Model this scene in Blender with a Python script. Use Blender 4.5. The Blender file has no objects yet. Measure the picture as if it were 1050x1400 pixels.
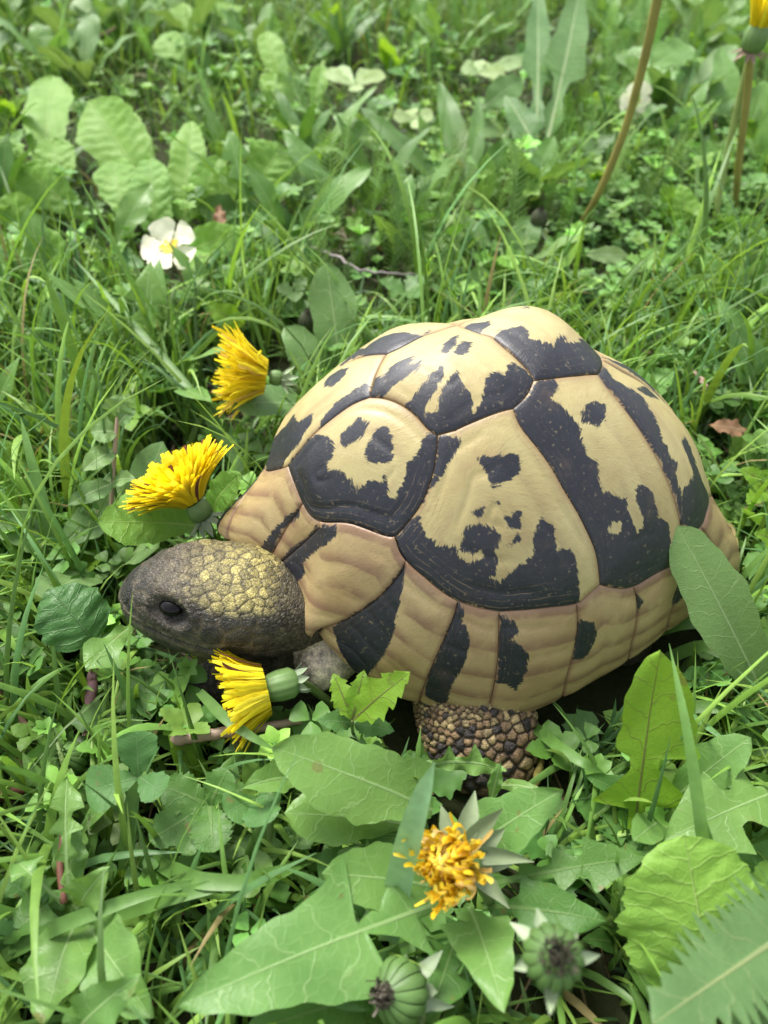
import bpy, math, random, json
import numpy as np
from mathutils import Vector, Matrix, kdtree, noise as mnoise
from mathutils.geometry import delaunay_2d_cdt
random.seed(7); rng = np.random.default_rng(7)
SC = bpy.context.scene; COL = SC.collection
CM = 0.01                                  # the script works in centimetres
GZ = -1.8                                  # soil level, cm
# ------------------------------------------------------------------ camera
PITCH = math.radians(45.0); CAMH = 24.0; FPX = 1052.0
cam = bpy.data.cameras.new('camera'); cam.sensor_fit = 'VERTICAL'; cam.sensor_height = 34.6; cam.lens = 26.0
cam.clip_start = 0.005; cam.clip_end = 200
cam.dof.use_dof = True; cam.dof.focus_distance = 0.262; cam.dof.aperture_fstop = 11.0
camo = bpy.data.objects.new('camera', cam); COL.objects.link(camo)
camo.location = (0, 0, CAMH*CM); camo.rotation_euler = (math.radians(45), 0, 0); SC.camera = camo
# ------------------------------------------------------------------ sky, sun, exposure
SUN_EL, SUN_AZ = 58.0, -35.0               # azimuth from +Y towards +X
world = bpy.data.worlds.new('World'); SC.world = world; world.use_nodes = True
wn = world.node_tree; wn.nodes.clear()
sky = wn.nodes.new('ShaderNodeTexSky'); sky.sky_type = 'NISHITA'; sky.sun_disc = False
sky.sun_elevation = math.radians(SUN_EL); sky.sun_rotation = math.radians(SUN_AZ)
sky.air_density = 1.0; sky.dust_density = 3.0
hs = wn.nodes.new('ShaderNodeHueSaturation'); hs.inputs['Saturation'].default_value = 0.28   # overcast: a pale sky
bg = wn.nodes.new('ShaderNodeBackground'); bg.inputs['Strength'].default_value = 0.10
wo = wn.nodes.new('ShaderNodeOutputWorld')
wn.links.new(sky.outputs[0], hs.inputs['Color']); wn.links.new(hs.outputs[0], bg.inputs['Color']); wn.links.new(bg.outputs[0], wo.inputs['Surface'])
sl = bpy.data.lights.new('sun', 'SUN'); sl.energy = 1.5; sl.angle = math.radians(20); sl.color = (1, .96, .9)
slo = bpy.data.objects.new('sun', sl); COL.objects.link(slo)
_el, _az = math.radians(SUN_EL), math.radians(SUN_AZ)
slo.rotation_euler = Vector((math.sin(_az)*math.cos(_el), math.cos(_az)*math.cos(_el), math.sin(_el))).to_track_quat('Z', 'Y').to_euler()
SC.view_settings.view_transform = 'Standard'; SC.view_settings.look = 'None'
SC.view_settings.exposure = 1.76; SC.view_settings.gamma = 1.0; SC.view_settings.use_curve_mapping = False
# ------------------------------------------------------------------ helpers
A_ = np.array
CAM = A_([0, 0, CAMH]); FW = A_([0, math.cos(PITCH), -math.sin(PITCH)]); UP = A_([0, math.sin(PITCH), math.cos(PITCH)]); RT = A_([1., 0, 0])
def proj(p):
    d = np.asarray(p) - CAM; z = d @ FW
    return np.stack([525 + FPX*(d @ RT)/z, 700 - FPX*(d @ UP)/z], -1), z
def at(px, py, z):                         # the point at height z (cm) seen at a pixel of the photograph
    d = FW + RT*(px-525)/FPX - UP*(py-700)/FPX
    return CAM + d*(z-CAMH)/d[2]
def pxcm(p): return FPX/((np.asarray(p)-CAM) @ FW)
def unit(v):
    v = np.asarray(v, float); return v/(np.linalg.norm(v, axis=-1, keepdims=True)+1e-12)
def sstep(a, b, x):
    t = np.clip((x-a)/(b-a), 0, 1); return t*t*(3-2*t)
def mesh(name, V, F, mat=None, uv=None, attrs=None, smooth=True):
    """V (n,3) cm, F (m,3|4) or list; uv per vertex (n,2); attrs {name: (kind, array)}"""
    me = bpy.data.meshes.new(name); V = np.asarray(V, float)*CM
    if isinstance(F, np.ndarray):
        k = F.shape[1]; me.vertices.add(len(V)); me.vertices.foreach_set('co', V.astype(np.float32).ravel())
        me.loops.add(F.size); me.loops.foreach_set('vertex_index', F.astype(np.int32).ravel())
        me.polygons.add(len(F)); me.polygons.foreach_set('loop_start', np.arange(0, F.size, k, dtype=np.int32))
        me.update(calc_edges=True)
    else:
        me.from_pydata(V.tolist(), [], [list(map(int, f)) for f in F]); me.update()
    me.validate()
    if smooth: me.polygons.foreach_set('use_smooth', np.ones(len(me.polygons), dtype=bool))
    if uv is not None:
        li = np.empty(len(me.loops), dtype=np.int32); me.loops.foreach_get('vertex_index', li)
        L = me.uv_layers.new(name='UVMap'); L.data.foreach_set('uv', np.asarray(uv, np.float32)[li].ravel())
    for nm, (kind, arr) in (attrs or {}).items():
        a = me.attributes.new(nm, kind, 'POINT'); arr = np.asarray(arr, np.float32)
        if kind == 'FLOAT_COLOR':
            if arr.shape[1] == 3: arr = np.concatenate([arr, np.ones((len(arr), 1), np.float32)], 1)
            a.data.foreach_set('color', arr.ravel())
        elif kind == 'FLOAT_VECTOR': a.data.foreach_set('vector', arr.ravel())
        else: a.data.foreach_set('value', arr.ravel())
    if mat: me.materials.append(mat)
    return me
def obj(name, me, parent=None, loc=None, **props):
    o = bpy.data.objects.new(name, me); COL.objects.link(o)
    if parent: o.parent = parent; o.matrix_parent_inverse = Matrix.Translation(-parent.location)
    if loc is not None: o.location = Vector(np.asarray(loc, float)*CM)
    for k, v in props.items(): o[k] = v
    return o
def thing(name, label, cat, loc, group=None):
    o = obj(name, None, None, loc); o['label'] = label; o['category'] = cat; o.empty_display_size = .01
    if group: o['group'] = group
    return o
def merge(parts):
    """parts: list of (V, F(k cols), uv or None, tint or None) -> one"""
    Vs, Fs, n = [], [], 0
    U, T = [], []
    for p in parts:
        Vs.append(p[0]); Fs.append(p[1]+n); n += len(p[0])
        if len(p) > 2 and p[2] is not None: U.append(p[2])
        if len(p) > 3 and p[3] is not None: T.append(np.broadcast_to(p[3], (len(p[0]), 3)))
    return np.concatenate(Vs), np.concatenate(Fs), (np.concatenate(U) if U else None), (np.concatenate(T) if T else None)
def gridfaces(r, c, wrap=False):
    i, j = np.meshgrid(np.arange(r-1), np.arange(c if wrap else c-1), indexing='ij')
    a = i*c+j; b = i*c+(j+1) % c
    return np.stack([a, b, b+c, a+c], -1).reshape(-1, 4)
def tube(pts, rad, n=8, cap=True):
    pts = np.asarray(pts, float); rad = np.broadcast_to(np.asarray(rad, float), (len(pts),))
    T = unit(np.gradient(pts, axis=0)); ref = A_([0.31, 0.2, 0.93]); 
    if abs(unit(pts[-1]-pts[0]) @ unit(ref)) > .9: ref = A_([1, .1, 0.])
    X = unit(np.cross(T, ref)); Y = np.cross(T, X)
    a = np.linspace(0, 2*np.pi, n, endpoint=False)
    V = pts[:, None]+rad[:, None, None]*(np.cos(a)[None, :, None]*X[:, None]+np.sin(a)[None, :, None]*Y[:, None])
    V = V.reshape(-1, 3); F = gridfaces(len(pts), n, True)
    if cap:
        V = np.concatenate([V, pts[:1], pts[-1:]]); k = len(V)
        e0 = [[(i+1) % n, i, k-2, k-2] for i in range(n)]; b = (len(pts)-1)*n
        e1 = [[b+i, b+(i+1) % n, k-1, k-1] for i in range(n)]
        F = np.concatenate([F, A_(e0+e1)])
    return V, F
def tri(F):                                # quads (maybe degenerate) -> clean triangles
    a = F[:, [0, 1, 2]]; b = F[:, [0, 2, 3]]; T = np.concatenate([a, b])
    ok = (T[:, 0] != T[:, 1]) & (T[:, 1] != T[:, 2]) & (T[:, 0] != T[:, 2]); return T[ok]
def bez(a, b, c, n):
    t = np.linspace(0, 1, n)[:, None]; return (1-t)**2*a+2*t*(1-t)*b+t*t*c
# ------------------------------------------------------------------ node helpers
class NT:
    def __init__(s, name):
        s.m = bpy.data.materials.new(name); s.m.use_nodes = True; s.t = s.m.node_tree; s.t.nodes.clear()
        s.out = s.t.nodes.new('ShaderNodeOutputMaterial')
    def n(s, typ, ins=None, **pr):
        o = s.t.nodes.new('ShaderNode'+typ)
        for k, v in pr.items(): setattr(o, k, v)
        for k, v in (ins or {}).items():
            i = o.inputs[k]
            if isinstance(v, bpy.types.NodeSocket): s.t.links.new(v, i)
            else: i.default_value = v
        return o
    def math(s, op, a, b=0.0, c=None, clamp=False):
        d = {0: a, 1: b}
        if c is not None: d[2] = c
        return s.n('Math', d, operation=op, use_clamp=clamp).outputs[0]
    def mix(s, f, a, b, mode='MIX'):
        o = s.n('Mix', None, data_type='RGBA', blend_type=mode)
        for i, v in ((0, f), (6, a), (7, b)):
            if isinstance(v, bpy.types.NodeSocket): s.t.links.new(v, o.inputs[i])
            else: o.inputs[i].default_value = v if not isinstance(v, tuple) else (*v[:3], 1)
        return o.outputs[2]
    def ss(s, lo, hi, x):
        return s.n('MapRange', {0: x, 1: lo, 2: hi, 3: 0.0, 4: 1.0}, interpolation_type='SMOOTHSTEP').outputs[0]
    def attr(s, name): return s.n('Attribute', attribute_name=name)
    def noise(s, vec, scale, detail=3, rough=.55):
        d = {'Scale': scale, 'Detail': detail, 'Roughness': rough}
        if vec is not None: d['Vector'] = vec
        return s.n('TexNoise', d).outputs[0]
    def bump(s, h, strength=.3, dist=.0005): return s.n('Bump', {'Height': h, 'Strength': strength, 'Distance': dist}).outputs[0]
    def done(s, sh): s.t.links.new(sh, s.out.inputs['Surface']); return s.m
def simple(name, col, rough=.6, var=.25, scale=300, bump=.2, spec=.4, tint=False, trans=0.0):
    t = NT(name); co = t.n('TexCoord').outputs['Object']; nz = t.noise(co, scale)
    c = t.mix(nz, tuple(A_(col)*(1-var)), tuple(A_(col)*(1+var)))
    if tint: c = t.mix(1.0, c, t.attr('tint').outputs['Color'], 'MULTIPLY')
    b = t.n('BsdfPrincipled', {'Base Color': c, 'Roughness': rough, 'Specular IOR Level': spec, 'Normal': t.bump(nz, bump)})
    sh = b.outputs[0]
    if trans > 0:
        tr = t.n('BsdfTranslucent', {'Color': c}); sh = t.n('MixShader', {0: trans, 1: sh, 2: tr.outputs[0]}).outputs[0]
    return t.done(sh)
# outline, seams and pigment patches of the carapace, in its own disc coordinates
DATA = json.loads("""{"seam":{"v1c1":[[0.296,0.075],[0.341,0.063],[0.394,0.064],[0.46,0.059],[0.531,0.057],[0.62,0.051]]
,"c1v2":[[0.296,0.075],[0.26,0.104],[0.229,0.146],[0.205,0.191],[0.187,0.237],[0.164,0.26]]
,"c1c2":[[0.164,0.26],[0.174,0.289],[0.202,0.342],[0.248,0.387],[0.298,0.411],[0.343,0.425]]
,"c1m":[[0.62,0.051],[0.629,0.121],[0.646,0.189],[0.639,0.235],[0.577,0.282],[0.481,0.328],[0.423,0.372],[0.371,0.413],[0.343,0.425]]
,"v2c2":[[0.164,0.26],[0.108,0.266],[0.12,0.265],[0.038,0.258],[-0.057,0.243]]
,"v2c3":[[-0.057,0.243],[-0.106,0.207],[-0.131,0.158]]
,"v2v3":[[-0.131,0.158],[-0.127,0.136],[-0.103,0.088],[-0.073,0.031],[-0.048,-0.039],[-0.019,-0.114],[-0.01,-0.17]]
,"v1v2":[[0.296,0.075],[0.28,0.043],[0.257,0.004],[0.222,-0.054]]
,"v1cr":[[0.222,-0.054],[0.266,-0.094],[0.313,-0.162]]
,"v2cr":[[0.222,-0.054],[0.176,-0.053],[0.101,-0.099],[-0.009,-0.158]]
,"v1m":[[0.62,0.051],[0.653,0.028],[0.729,-0.049],[0.792,-0.158]]
,"c2c3":[[-0.057,0.243],[-0.063,0.285],[-0.091,0.322],[-0.126,0.368],[-0.154,0.418],[-0.187,0.461],[-0.215,0.504],[-0.24,0.544],[-0.253,0.615]]
,"c2m":[[0.346,0.421],[0.344,0.432],[0.343,0.461],[0.323,0.497],[0.288,0.536],[0.246,0.582],[0.2,0.616],[0.143,0.642],[0.083,0.66],[0.08,0.661],[-0.024,0.672],[-0.175,0.67],[-0.212,0.642],[-0.253,0.615]]
,"c3m":[[-0.253,0.615],[-0.318,0.619],[-0.379,0.606],[-0.436,0.569],[-0.508,0.52],[-0.573,0.482]]
,"c3c4":[[-0.291,0.07],[-0.309,0.108],[-0.345,0.149],[-0.392,0.208],[-0.43,0.259],[-0.467,0.308],[-0.496,0.346],[-0.526,0.386],[-0.542,0.428],[-0.573,0.482]]
,"v3c3":[[-0.131,0.158],[-0.175,0.142],[-0.221,0.118],[-0.291,0.07]]
,"v3v4":[[-0.291,0.07],[-0.323,0.005],[-0.375,-0.108]]
,"c4m":[[-0.573,0.482],[-0.602,0.428],[-0.585,0.378],[-0.621,0.353],[-0.647,0.284],[-0.678,0.22]]
,"m0":[[0.808,-0.15],[0.851,-0.082],[0.885,0.031],[0.993,0.116]]
,"m1":[[0.676,0.182],[0.765,0.19],[0.958,0.252]]
,"m2":[[0.603,0.278],[0.759,0.259],[0.948,0.273]]
,"m3":[[0.341,0.496],[0.422,0.528],[0.518,0.543],[0.633,0.55],[0.747,0.54]]
,"m4":[[0.203,0.613],[0.235,0.653],[0.294,0.708],[0.365,0.776],[0.434,0.86]]
,"m5":[[0.083,0.66],[0.095,0.729],[0.117,0.805],[0.164,0.929]]
,"m6":[[-0.175,0.67],[-0.185,0.731],[-0.174,0.811],[-0.159,0.896]]
,"m7":[[-0.386,0.605],[-0.416,0.638],[-0.441,0.701],[-0.462,0.777]]
,"m8":[[-0.573,0.482],[-0.602,0.55],[-0.627,0.646],[-0.692,0.717]]
,"m9":[[-0.621,0.353],[-0.678,0.37],[-0.74,0.393]]},"dark":{"V1":[[[0.407,-0.082],[0.388,-0.141],[0.35,-0.126],[0.328,-0.096],[0.342,-0.06],[0.375,-0.045]],[[0.775,-0.175],[0.708,-0.233],[0.579,-0.11],[0.532,-0.104],[0.517,-0.029],[0.458,-0.003],[0.476,0.02],[0.543,0.033],[0.613,0.018],[0.653,0.028],[0.729,-0.049]],[[0.62,0.051],[0.531,0.057],[0.468,0.063],[0.425,0.038],[0.383,0.027],[0.331,0.029],[0.29,0.027],[0.296,0.075],[0.341,0.063],[0.394,0.064],[0.46,0.059]]]
,"C1":[[[0.62,0.051],[0.532,0.058],[0.471,0.071],[0.441,0.106],[0.426,0.141],[0.448,0.165],[0.471,0.165],[0.477,0.195],[0.464,0.195],[0.437,0.217],[0.429,0.233],[0.416,0.248],[0.429,0.263],[0.393,0.283],[0.373,0.279],[0.336,0.298],[0.322,0.284],[0.32,0.312],[0.332,0.333],[0.311,0.349],[0.278,0.325],[0.258,0.288],[0.224,0.282],[0.199,0.252],[0.175,0.249],[0.163,0.262],[0.173,0.29],[0.2,0.343],[0.247,0.387],[0.297,0.413],[0.344,0.427],[0.423,0.373],[0.481,0.329],[0.578,0.283],[0.641,0.236],[0.648,0.19],[0.631,0.119]],[[0.403,0.135],[0.368,0.125],[0.336,0.121],[0.322,0.148],[0.338,0.171],[0.373,0.173],[0.408,0.167]],[[0.353,0.209],[0.324,0.188],[0.307,0.174],[0.277,0.188],[0.28,0.221],[0.291,0.265],[0.322,0.26],[0.356,0.238]]]
,"V2":[[[0.098,0.048],[0.064,0.001],[0.026,-0.031],[0.042,0.018],[0.077,0.052]],[[0.063,0.059],[0.023,0.01],[-0.012,0.017],[0.016,0.063],[0.048,0.08]],[[0.291,0.057],[0.271,0.029],[0.239,0.037],[0.205,0.022],[0.16,0.021],[0.165,0.037],[0.192,0.053],[0.146,0.047],[0.16,0.067],[0.194,0.083],[0.223,0.08],[0.243,0.087],[0.266,0.098],[0.293,0.077]],[[0.224,0.153],[0.182,0.138],[0.141,0.103],[0.1,0.093],[0.113,0.126],[0.151,0.162],[0.184,0.186],[0.196,0.215],[0.21,0.181]],[[0.2,0.201],[0.148,0.21],[0.13,0.171],[0.092,0.135],[0.07,0.13],[0.067,0.178],[0.046,0.191],[0.054,0.219],[0.069,0.243],[0.076,0.265],[0.108,0.267],[0.164,0.261],[0.187,0.237]],[[0.12,0.267],[0.103,0.233],[0.07,0.246],[0.05,0.244],[0.022,0.218],[-0.008,0.161],[-0.036,0.147],[-0.059,0.156],[-0.074,0.129],[-0.091,0.109],[-0.115,0.129],[-0.131,0.158],[-0.106,0.207],[-0.057,0.243],[0.038,0.258]]]
,"C1R":[[[0.307,-0.193],[0.228,-0.196],[0.181,-0.164],[0.118,-0.095],[0.088,-0.124],[0.128,-0.076],[0.177,-0.046],[0.219,-0.04],[0.266,-0.09]]]
,"V3":[[[-0.058,0.003],[-0.085,-0.023],[-0.129,-0.014],[-0.131,0.028],[-0.16,0.045],[-0.177,0.051],[-0.212,0.007],[-0.213,0.029],[-0.246,0.01],[-0.275,-0.038],[-0.352,-0.097],[-0.388,-0.113],[-0.323,0.005],[-0.292,0.069],[-0.221,0.118],[-0.156,0.151],[-0.131,0.158],[-0.127,0.136],[-0.103,0.088],[-0.078,0.038]],[[-0.012,-0.119],[-0.042,-0.137],[-0.09,-0.102],[-0.076,-0.067],[-0.043,-0.048],[-0.022,-0.091]],[[-0.176,-0.13],[-0.182,-0.118],[-0.171,-0.097],[-0.168,-0.105]]]
,"C3":[[[-0.057,0.243],[-0.106,0.207],[-0.135,0.162],[-0.181,0.142],[-0.183,0.167],[-0.153,0.205],[-0.189,0.226],[-0.214,0.253],[-0.218,0.3],[-0.231,0.329],[-0.248,0.334],[-0.249,0.363],[-0.256,0.405],[-0.291,0.399],[-0.311,0.403],[-0.328,0.391],[-0.323,0.419],[-0.345,0.445],[-0.36,0.467],[-0.382,0.454],[-0.38,0.424],[-0.357,0.388],[-0.349,0.374],[-0.378,0.346],[-0.399,0.345],[-0.414,0.381],[-0.43,0.403],[-0.467,0.41],[-0.485,0.44],[-0.505,0.486],[-0.517,0.517],[-0.445,0.572],[-0.373,0.609],[-0.257,0.617],[-0.233,0.551],[-0.195,0.473],[-0.187,0.461],[-0.154,0.418],[-0.126,0.368],[-0.091,0.322],[-0.063,0.285]],[[-0.222,0.247],[-0.241,0.2],[-0.273,0.174],[-0.294,0.168],[-0.286,0.215],[-0.259,0.245]]]
,"C3h":[[[-0.269,0.486],[-0.297,0.454],[-0.313,0.449],[-0.315,0.48],[-0.284,0.491]]]
,"C2":[[[0.073,0.34],[0.023,0.346],[-0.028,0.343],[-0.04,0.358],[-0.029,0.387],[0.014,0.4],[0.047,0.406],[0.055,0.376]],[[0.164,0.261],[0.135,0.277],[0.105,0.289],[0.12,0.307],[0.159,0.332],[0.176,0.351],[0.226,0.368],[0.247,0.387],[0.202,0.342],[0.174,0.289]],[[0.35,0.437],[0.315,0.417],[0.263,0.406],[0.264,0.444],[0.224,0.486],[0.18,0.499],[0.176,0.522],[0.135,0.546],[0.13,0.569],[0.091,0.583],[0.084,0.591],[0.069,0.602],[0.034,0.585],[0.004,0.567],[-0.039,0.557],[-0.048,0.508],[-0.078,0.481],[-0.106,0.495],[-0.11,0.545],[-0.147,0.544],[-0.166,0.573],[-0.174,0.603],[-0.175,0.67],[-0.024,0.673],[0.08,0.662],[0.196,0.616],[0.259,0.563],[0.335,0.489]],[[0.172,0.507],[0.15,0.485],[0.147,0.471],[0.106,0.47],[0.047,0.498],[0.053,0.512],[0.069,0.53],[0.066,0.552],[0.079,0.575],[0.094,0.585],[0.129,0.571],[0.135,0.546],[0.102,0.537],[0.108,0.519],[0.138,0.522]],[[0.027,0.471],[-0.019,0.46],[-0.012,0.493],[0.019,0.489]],[[0.032,0.525],[-0.002,0.508],[-0.011,0.516],[0.017,0.527]],[[0.113,0.445],[0.08,0.439],[0.092,0.455],[0.107,0.453]],[[0.056,0.439],[0.031,0.434],[0.036,0.442]]]
,"C4":[[[-0.29,0.073],[-0.319,0.015],[-0.333,0.063],[-0.378,0.069],[-0.406,0.087],[-0.414,0.12],[-0.427,0.139],[-0.439,0.166],[-0.439,0.199],[-0.46,0.212],[-0.467,0.239],[-0.487,0.236],[-0.481,0.271],[-0.497,0.301],[-0.517,0.336],[-0.519,0.373],[-0.477,0.311],[-0.435,0.256],[-0.392,0.208],[-0.367,0.189],[-0.346,0.145],[-0.309,0.103]],[[-0.394,0.059],[-0.452,0.005],[-0.482,0.033],[-0.431,0.066]],[[-0.513,0.163],[-0.534,0.13],[-0.55,0.155],[-0.567,0.196],[-0.601,0.226],[-0.658,0.243],[-0.641,0.295],[-0.623,0.351],[-0.559,0.387],[-0.526,0.386],[-0.506,0.311],[-0.542,0.261],[-0.549,0.233],[-0.529,0.195]]]
,"M":[[[0.937,0.207],[0.815,0.177],[0.724,0.168],[0.668,0.183],[0.689,0.192],[0.772,0.185],[0.958,0.252]],[[0.958,0.272],[0.796,0.25],[0.679,0.258],[0.61,0.275],[0.522,0.316],[0.536,0.337],[0.617,0.327],[0.712,0.307],[0.779,0.312],[0.784,0.345],[0.851,0.351],[0.945,0.326],[0.955,0.296]],[[0.341,0.496],[0.37,0.545],[0.4,0.584],[0.423,0.615],[0.473,0.657],[0.522,0.684],[0.553,0.696],[0.644,0.739],[0.692,0.717],[0.697,0.642],[0.684,0.556],[0.633,0.55],[0.518,0.543],[0.422,0.528]],[[0.204,0.615],[0.194,0.64],[0.2,0.661],[0.187,0.676],[0.192,0.712],[0.209,0.747],[0.256,0.79],[0.295,0.826],[0.327,0.891],[0.366,0.881],[0.403,0.842],[0.36,0.777],[0.294,0.708],[0.235,0.653]],[[0.081,0.668],[0.04,0.69],[0.032,0.716],[0.063,0.728],[0.029,0.741],[0.003,0.781],[0.011,0.809],[0.053,0.866],[0.102,0.834],[0.12,0.832],[0.095,0.748]],[[-0.18,0.707],[-0.234,0.713],[-0.257,0.743],[-0.247,0.775],[-0.22,0.818],[-0.174,0.817],[-0.179,0.759]],[[-0.4,0.62],[-0.432,0.635],[-0.431,0.668]],[[-0.579,0.523],[-0.592,0.497],[-0.622,0.52],[-0.641,0.575],[-0.611,0.609],[-0.59,0.602]]]},"P":[3.43983,21.68198,3.33542,0.05082,8.7801,10.64871,7.89404,10.43211,1.09099,1.28873,3.95117,0.62065,0.49665,0.03029,1.88701,0.20553]
,"C":[[-5.3838,20.1833,3.7397],[-5.3783,20.5676,3.9788],[-5.2105,21.1044,4.5389],[-4.938,21.6131,5.0405],[-4.6064,22.1503,5.4297],[-4.1221,22.2314,6.158],[-3.6554,22.5991,6.5844],[-3.154,22.848,7.025],[-2.6338,22.9881,7.4744],[-2.086,23.0743,7.9156],[-1.5567,23.3011,8.2],[-1.0217,23.4495,8.4862],[-0.4716,23.549,8.7673],[0.0832,23.7883,8.9234],[1.1686,24.1581,9.1856],[1.7589,24.1628,9.3929],[2.3366,24.2086,9.5116],[2.9453,24.2914,9.5427],[3.5546,24.2847,9.5722],[4.1594,24.3472,9.5092],[4.7765,24.3335,9.4412],[5.3863,24.2455,9.3676],[6.0859,24.419,9.076],[6.6517,24.219,8.9832],[7.2797,24.1127,8.7673],[7.9513,24.1501,8.4072],[8.557,23.9191,8.1554],[9.1945,23.8655,7.7462],[9.8407,23.6988,7.3123],[10.5363,23.6955,6.6966],[10.9957,23.237,6.3783],[11.6115,23.0565,5.7178],[12.1542,22.8287,5.0388],[12.5008,22.3028,4.5205],[12.8698,21.9134,3.8321],[13.2481,21.6716,2.9935],[13.3653,21.0652,2.35],[13.3526,20.4588,1.7565],[13.2159,19.8694,1.247],[13.1927,19.7872,1.1422],[12.679,18.8556,1.0314],[12.018,17.9474,0.9435],[11.3393,17.2038,0.9173],[10.5573,16.4972,0.8865],[9.8703,15.9749,0.8585],[9.1034,15.4783,0.8256],[8.4549,15.1187,0.7964],[7.7344,14.7758,0.7624],[7.0742,14.5092,0.73],[6.4094,14.2836,0.6963],[5.8071,14.1147,0.6653],[5.2005,13.9787,0.6339],[4.5887,13.8829,0.6027],[3.9725,13.8367,0.5772],[3.4241,13.8324,0.5669],[2.8082,13.8657,0.577],[2.1947,13.9372,0.6168],[1.6521,14.0317,0.6817],[1.1128,14.1547,0.7766],[0.0468,14.4856,1.0588],[-0.478,14.694,1.2431],[-0.9314,14.9004,1.4245],[-1.4412,15.1645,1.6505],[-1.9401,15.4596,1.8904],[-2.4253,15.7867,2.1376],[-2.8933,16.1467,2.3843],[-3.3402,16.5402,2.6229],[-3.7612,16.9678,2.8456],[-4.243,17.5496,3.0904],[-4.6643,18.1825,3.2859],[-5.0427,18.9326,3.473],[-5.3464,19.8792,3.5402]]
,"wt":[[9.68631,0.60758,0.60758],[10.56083,0.10111,0.10111],[3.34803,-0.221,-0.221],[-3.46557,0.27063,0.27063],[-3.29931,0.43542,0.43542],[1.14117,-0.41794,-0.41794],[1.76995,-0.57004,-0.57004],[0.35056,-0.04872,-0.04872],[-1.06116,0.65056,0.65056],[-0.85248,0.61552,0.61552],[0.6755,-0.49723,-0.49723],[0.37344,-0.44983,-0.44983],[-0.10003,-0.16093,-0.16093],[-0.08428,-0.21542,-0.21542],[-0.05356,0.54324,0.54324],[-0.04264,1.28072,1.28072],[-0.00488,1.51685,1.51685],[0.271,-3.42621,-3.42621],[-0.453,-1.92985,-1.92985],[-0.36458,0.74413,0.74413],[0.31985,2.05569,2.05569],[0.77532,1.58498,1.58498],[0.39332,0.03805,0.03805],[-0.66813,-1.70594,-1.70594],[-0.9317,-1.34137,-1.34137],[0.6151,0.99083,0.99083],[0.14607,0.42291,0.42291],[0.21313,0.17317,0.17317],[-0.16939,-0.25014,-0.25014],[-0.27709,-0.23045,-0.23045],[-0.154,0.00825,0.00825],[-0.08951,0.11115,0.11115],[-0.05474,-0.02654,-0.02654],[1.26591,0.06555,0.06555],[-0.2391,-0.15117,-0.15117],[-1.99306,-0.01101,-0.01101],[-1.0,0.27657,0.27657],[2.29213,-0.03734,-0.03734],[3.09249,-0.52958,-0.52958],[-1.51742,0.15698,0.15698],[-2.21299,0.34839,0.34839],[1.38848,-0.46255,-0.46255],[-0.85345,0.33546,0.33546],[-0.03716,0.04917,0.04917],[0.3556,-0.15186,-0.15186],[-0.58779,0.39729,0.39729],[0.17379,-0.18191,-0.18191],[0.0848,-0.18719,-0.18719],[0.21895,-0.31436,-0.31436],[-0.4533,0.83362,0.83362],[-0.0778,0.45913,0.45913],[0.26793,-0.38898,-0.38898],[0.23196,-0.7271,-0.7271],[-0.0154,-0.56587,-0.56587],[-0.20428,0.56029,0.56029],[-0.08563,0.50789,0.50789],[-0.00595,-0.1418,-0.1418],[0.10025,-0.12948,-0.12948],[0.21735,0.10235,0.10235],[0.0994,0.22384,0.22384],[-0.41293,-0.27616,-0.27616],[-0.90361,-0.79652,-0.79652],[0.13975,0.03098,0.03098],[1.33547,0.71371,0.71371],[1.2608,0.5782,0.5782],[-0.16649,0.02302,0.02302],[-2.99501,-0.86699,-0.86699],[-2.50764,-0.36095,-0.36095],[0.35282,0.055,0.055],[15.3889,1.92241,1.92241],[-9.56214,-1.41025,-1.41025],[-21.19494,-0.6273,-0.6273]]}""")
# ================================================================== the tortoise
DP, DC, DW, SEAM, DARK = A_(DATA['P']), A_(DATA['C']), A_(DATA['wt']), DATA['seam'], DATA['dark']
def dome_w(q):
    """disc coordinates on the carapace (front +x, left +y, rim at radius 1) -> world cm"""
    q = np.atleast_2d(q); tt = np.hypot(q[:, 0], q[:, 1]); th = np.arctan2(q[:, 1], q[:, 0])
    cx, cy, rot, tilt, a1, a2, b, Ht, e1, e2, zf, zs, zr, egg, plan, xap = DP
    c, s = np.cos(th), np.sin(th); a = np.where(c > 0, a1, a2); bb = b*(1-egg*c)
    R = (np.abs(c/a)**plan+np.abs(s/bb)**plan)**(-1/plan)
    u = np.clip(tt, 0, 1)*np.pi/2; k = np.clip(tt-1, 0, 1)
    f = np.sin(u)**e1*(1-1.0*k); g = np.cos(u)**e2
    z0 = zs+np.where(c > 0, zf-zs, zr-zs)*np.abs(c)**3
    p = np.stack([R*f*c+xap*(1-f), R*f*s, z0+(Ht-z0)*g-4.5*k], -1)
    ct, st = math.cos(tilt), math.sin(tilt)
    x = p[:, 0]*ct+p[:, 2]*st; z = -p[:, 0]*st+p[:, 2]*ct; y = p[:, 1]
    cr, sr = math.cos(rot), math.sin(rot)
    X = np.stack([cx+x*cr-y*sr, cy+x*sr+y*cr, z], -1)
    out = np.empty_like(X)
    for i in range(0, len(X), 20000):
        Y = X[i:i+20000]; out[i:i+20000] = Y+np.exp(-((Y[:, None]-DC[None])**2).sum(-1)/(2*2.2**2)) @ DW
    return out
def dome_n(q):
    e = 1.5e-3; q = np.atleast_2d(q); X = dome_w(q)
    return unit(np.cross(dome_w(q+[e, 0])-X, dome_w(q+[0, e])-X)), X
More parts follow.
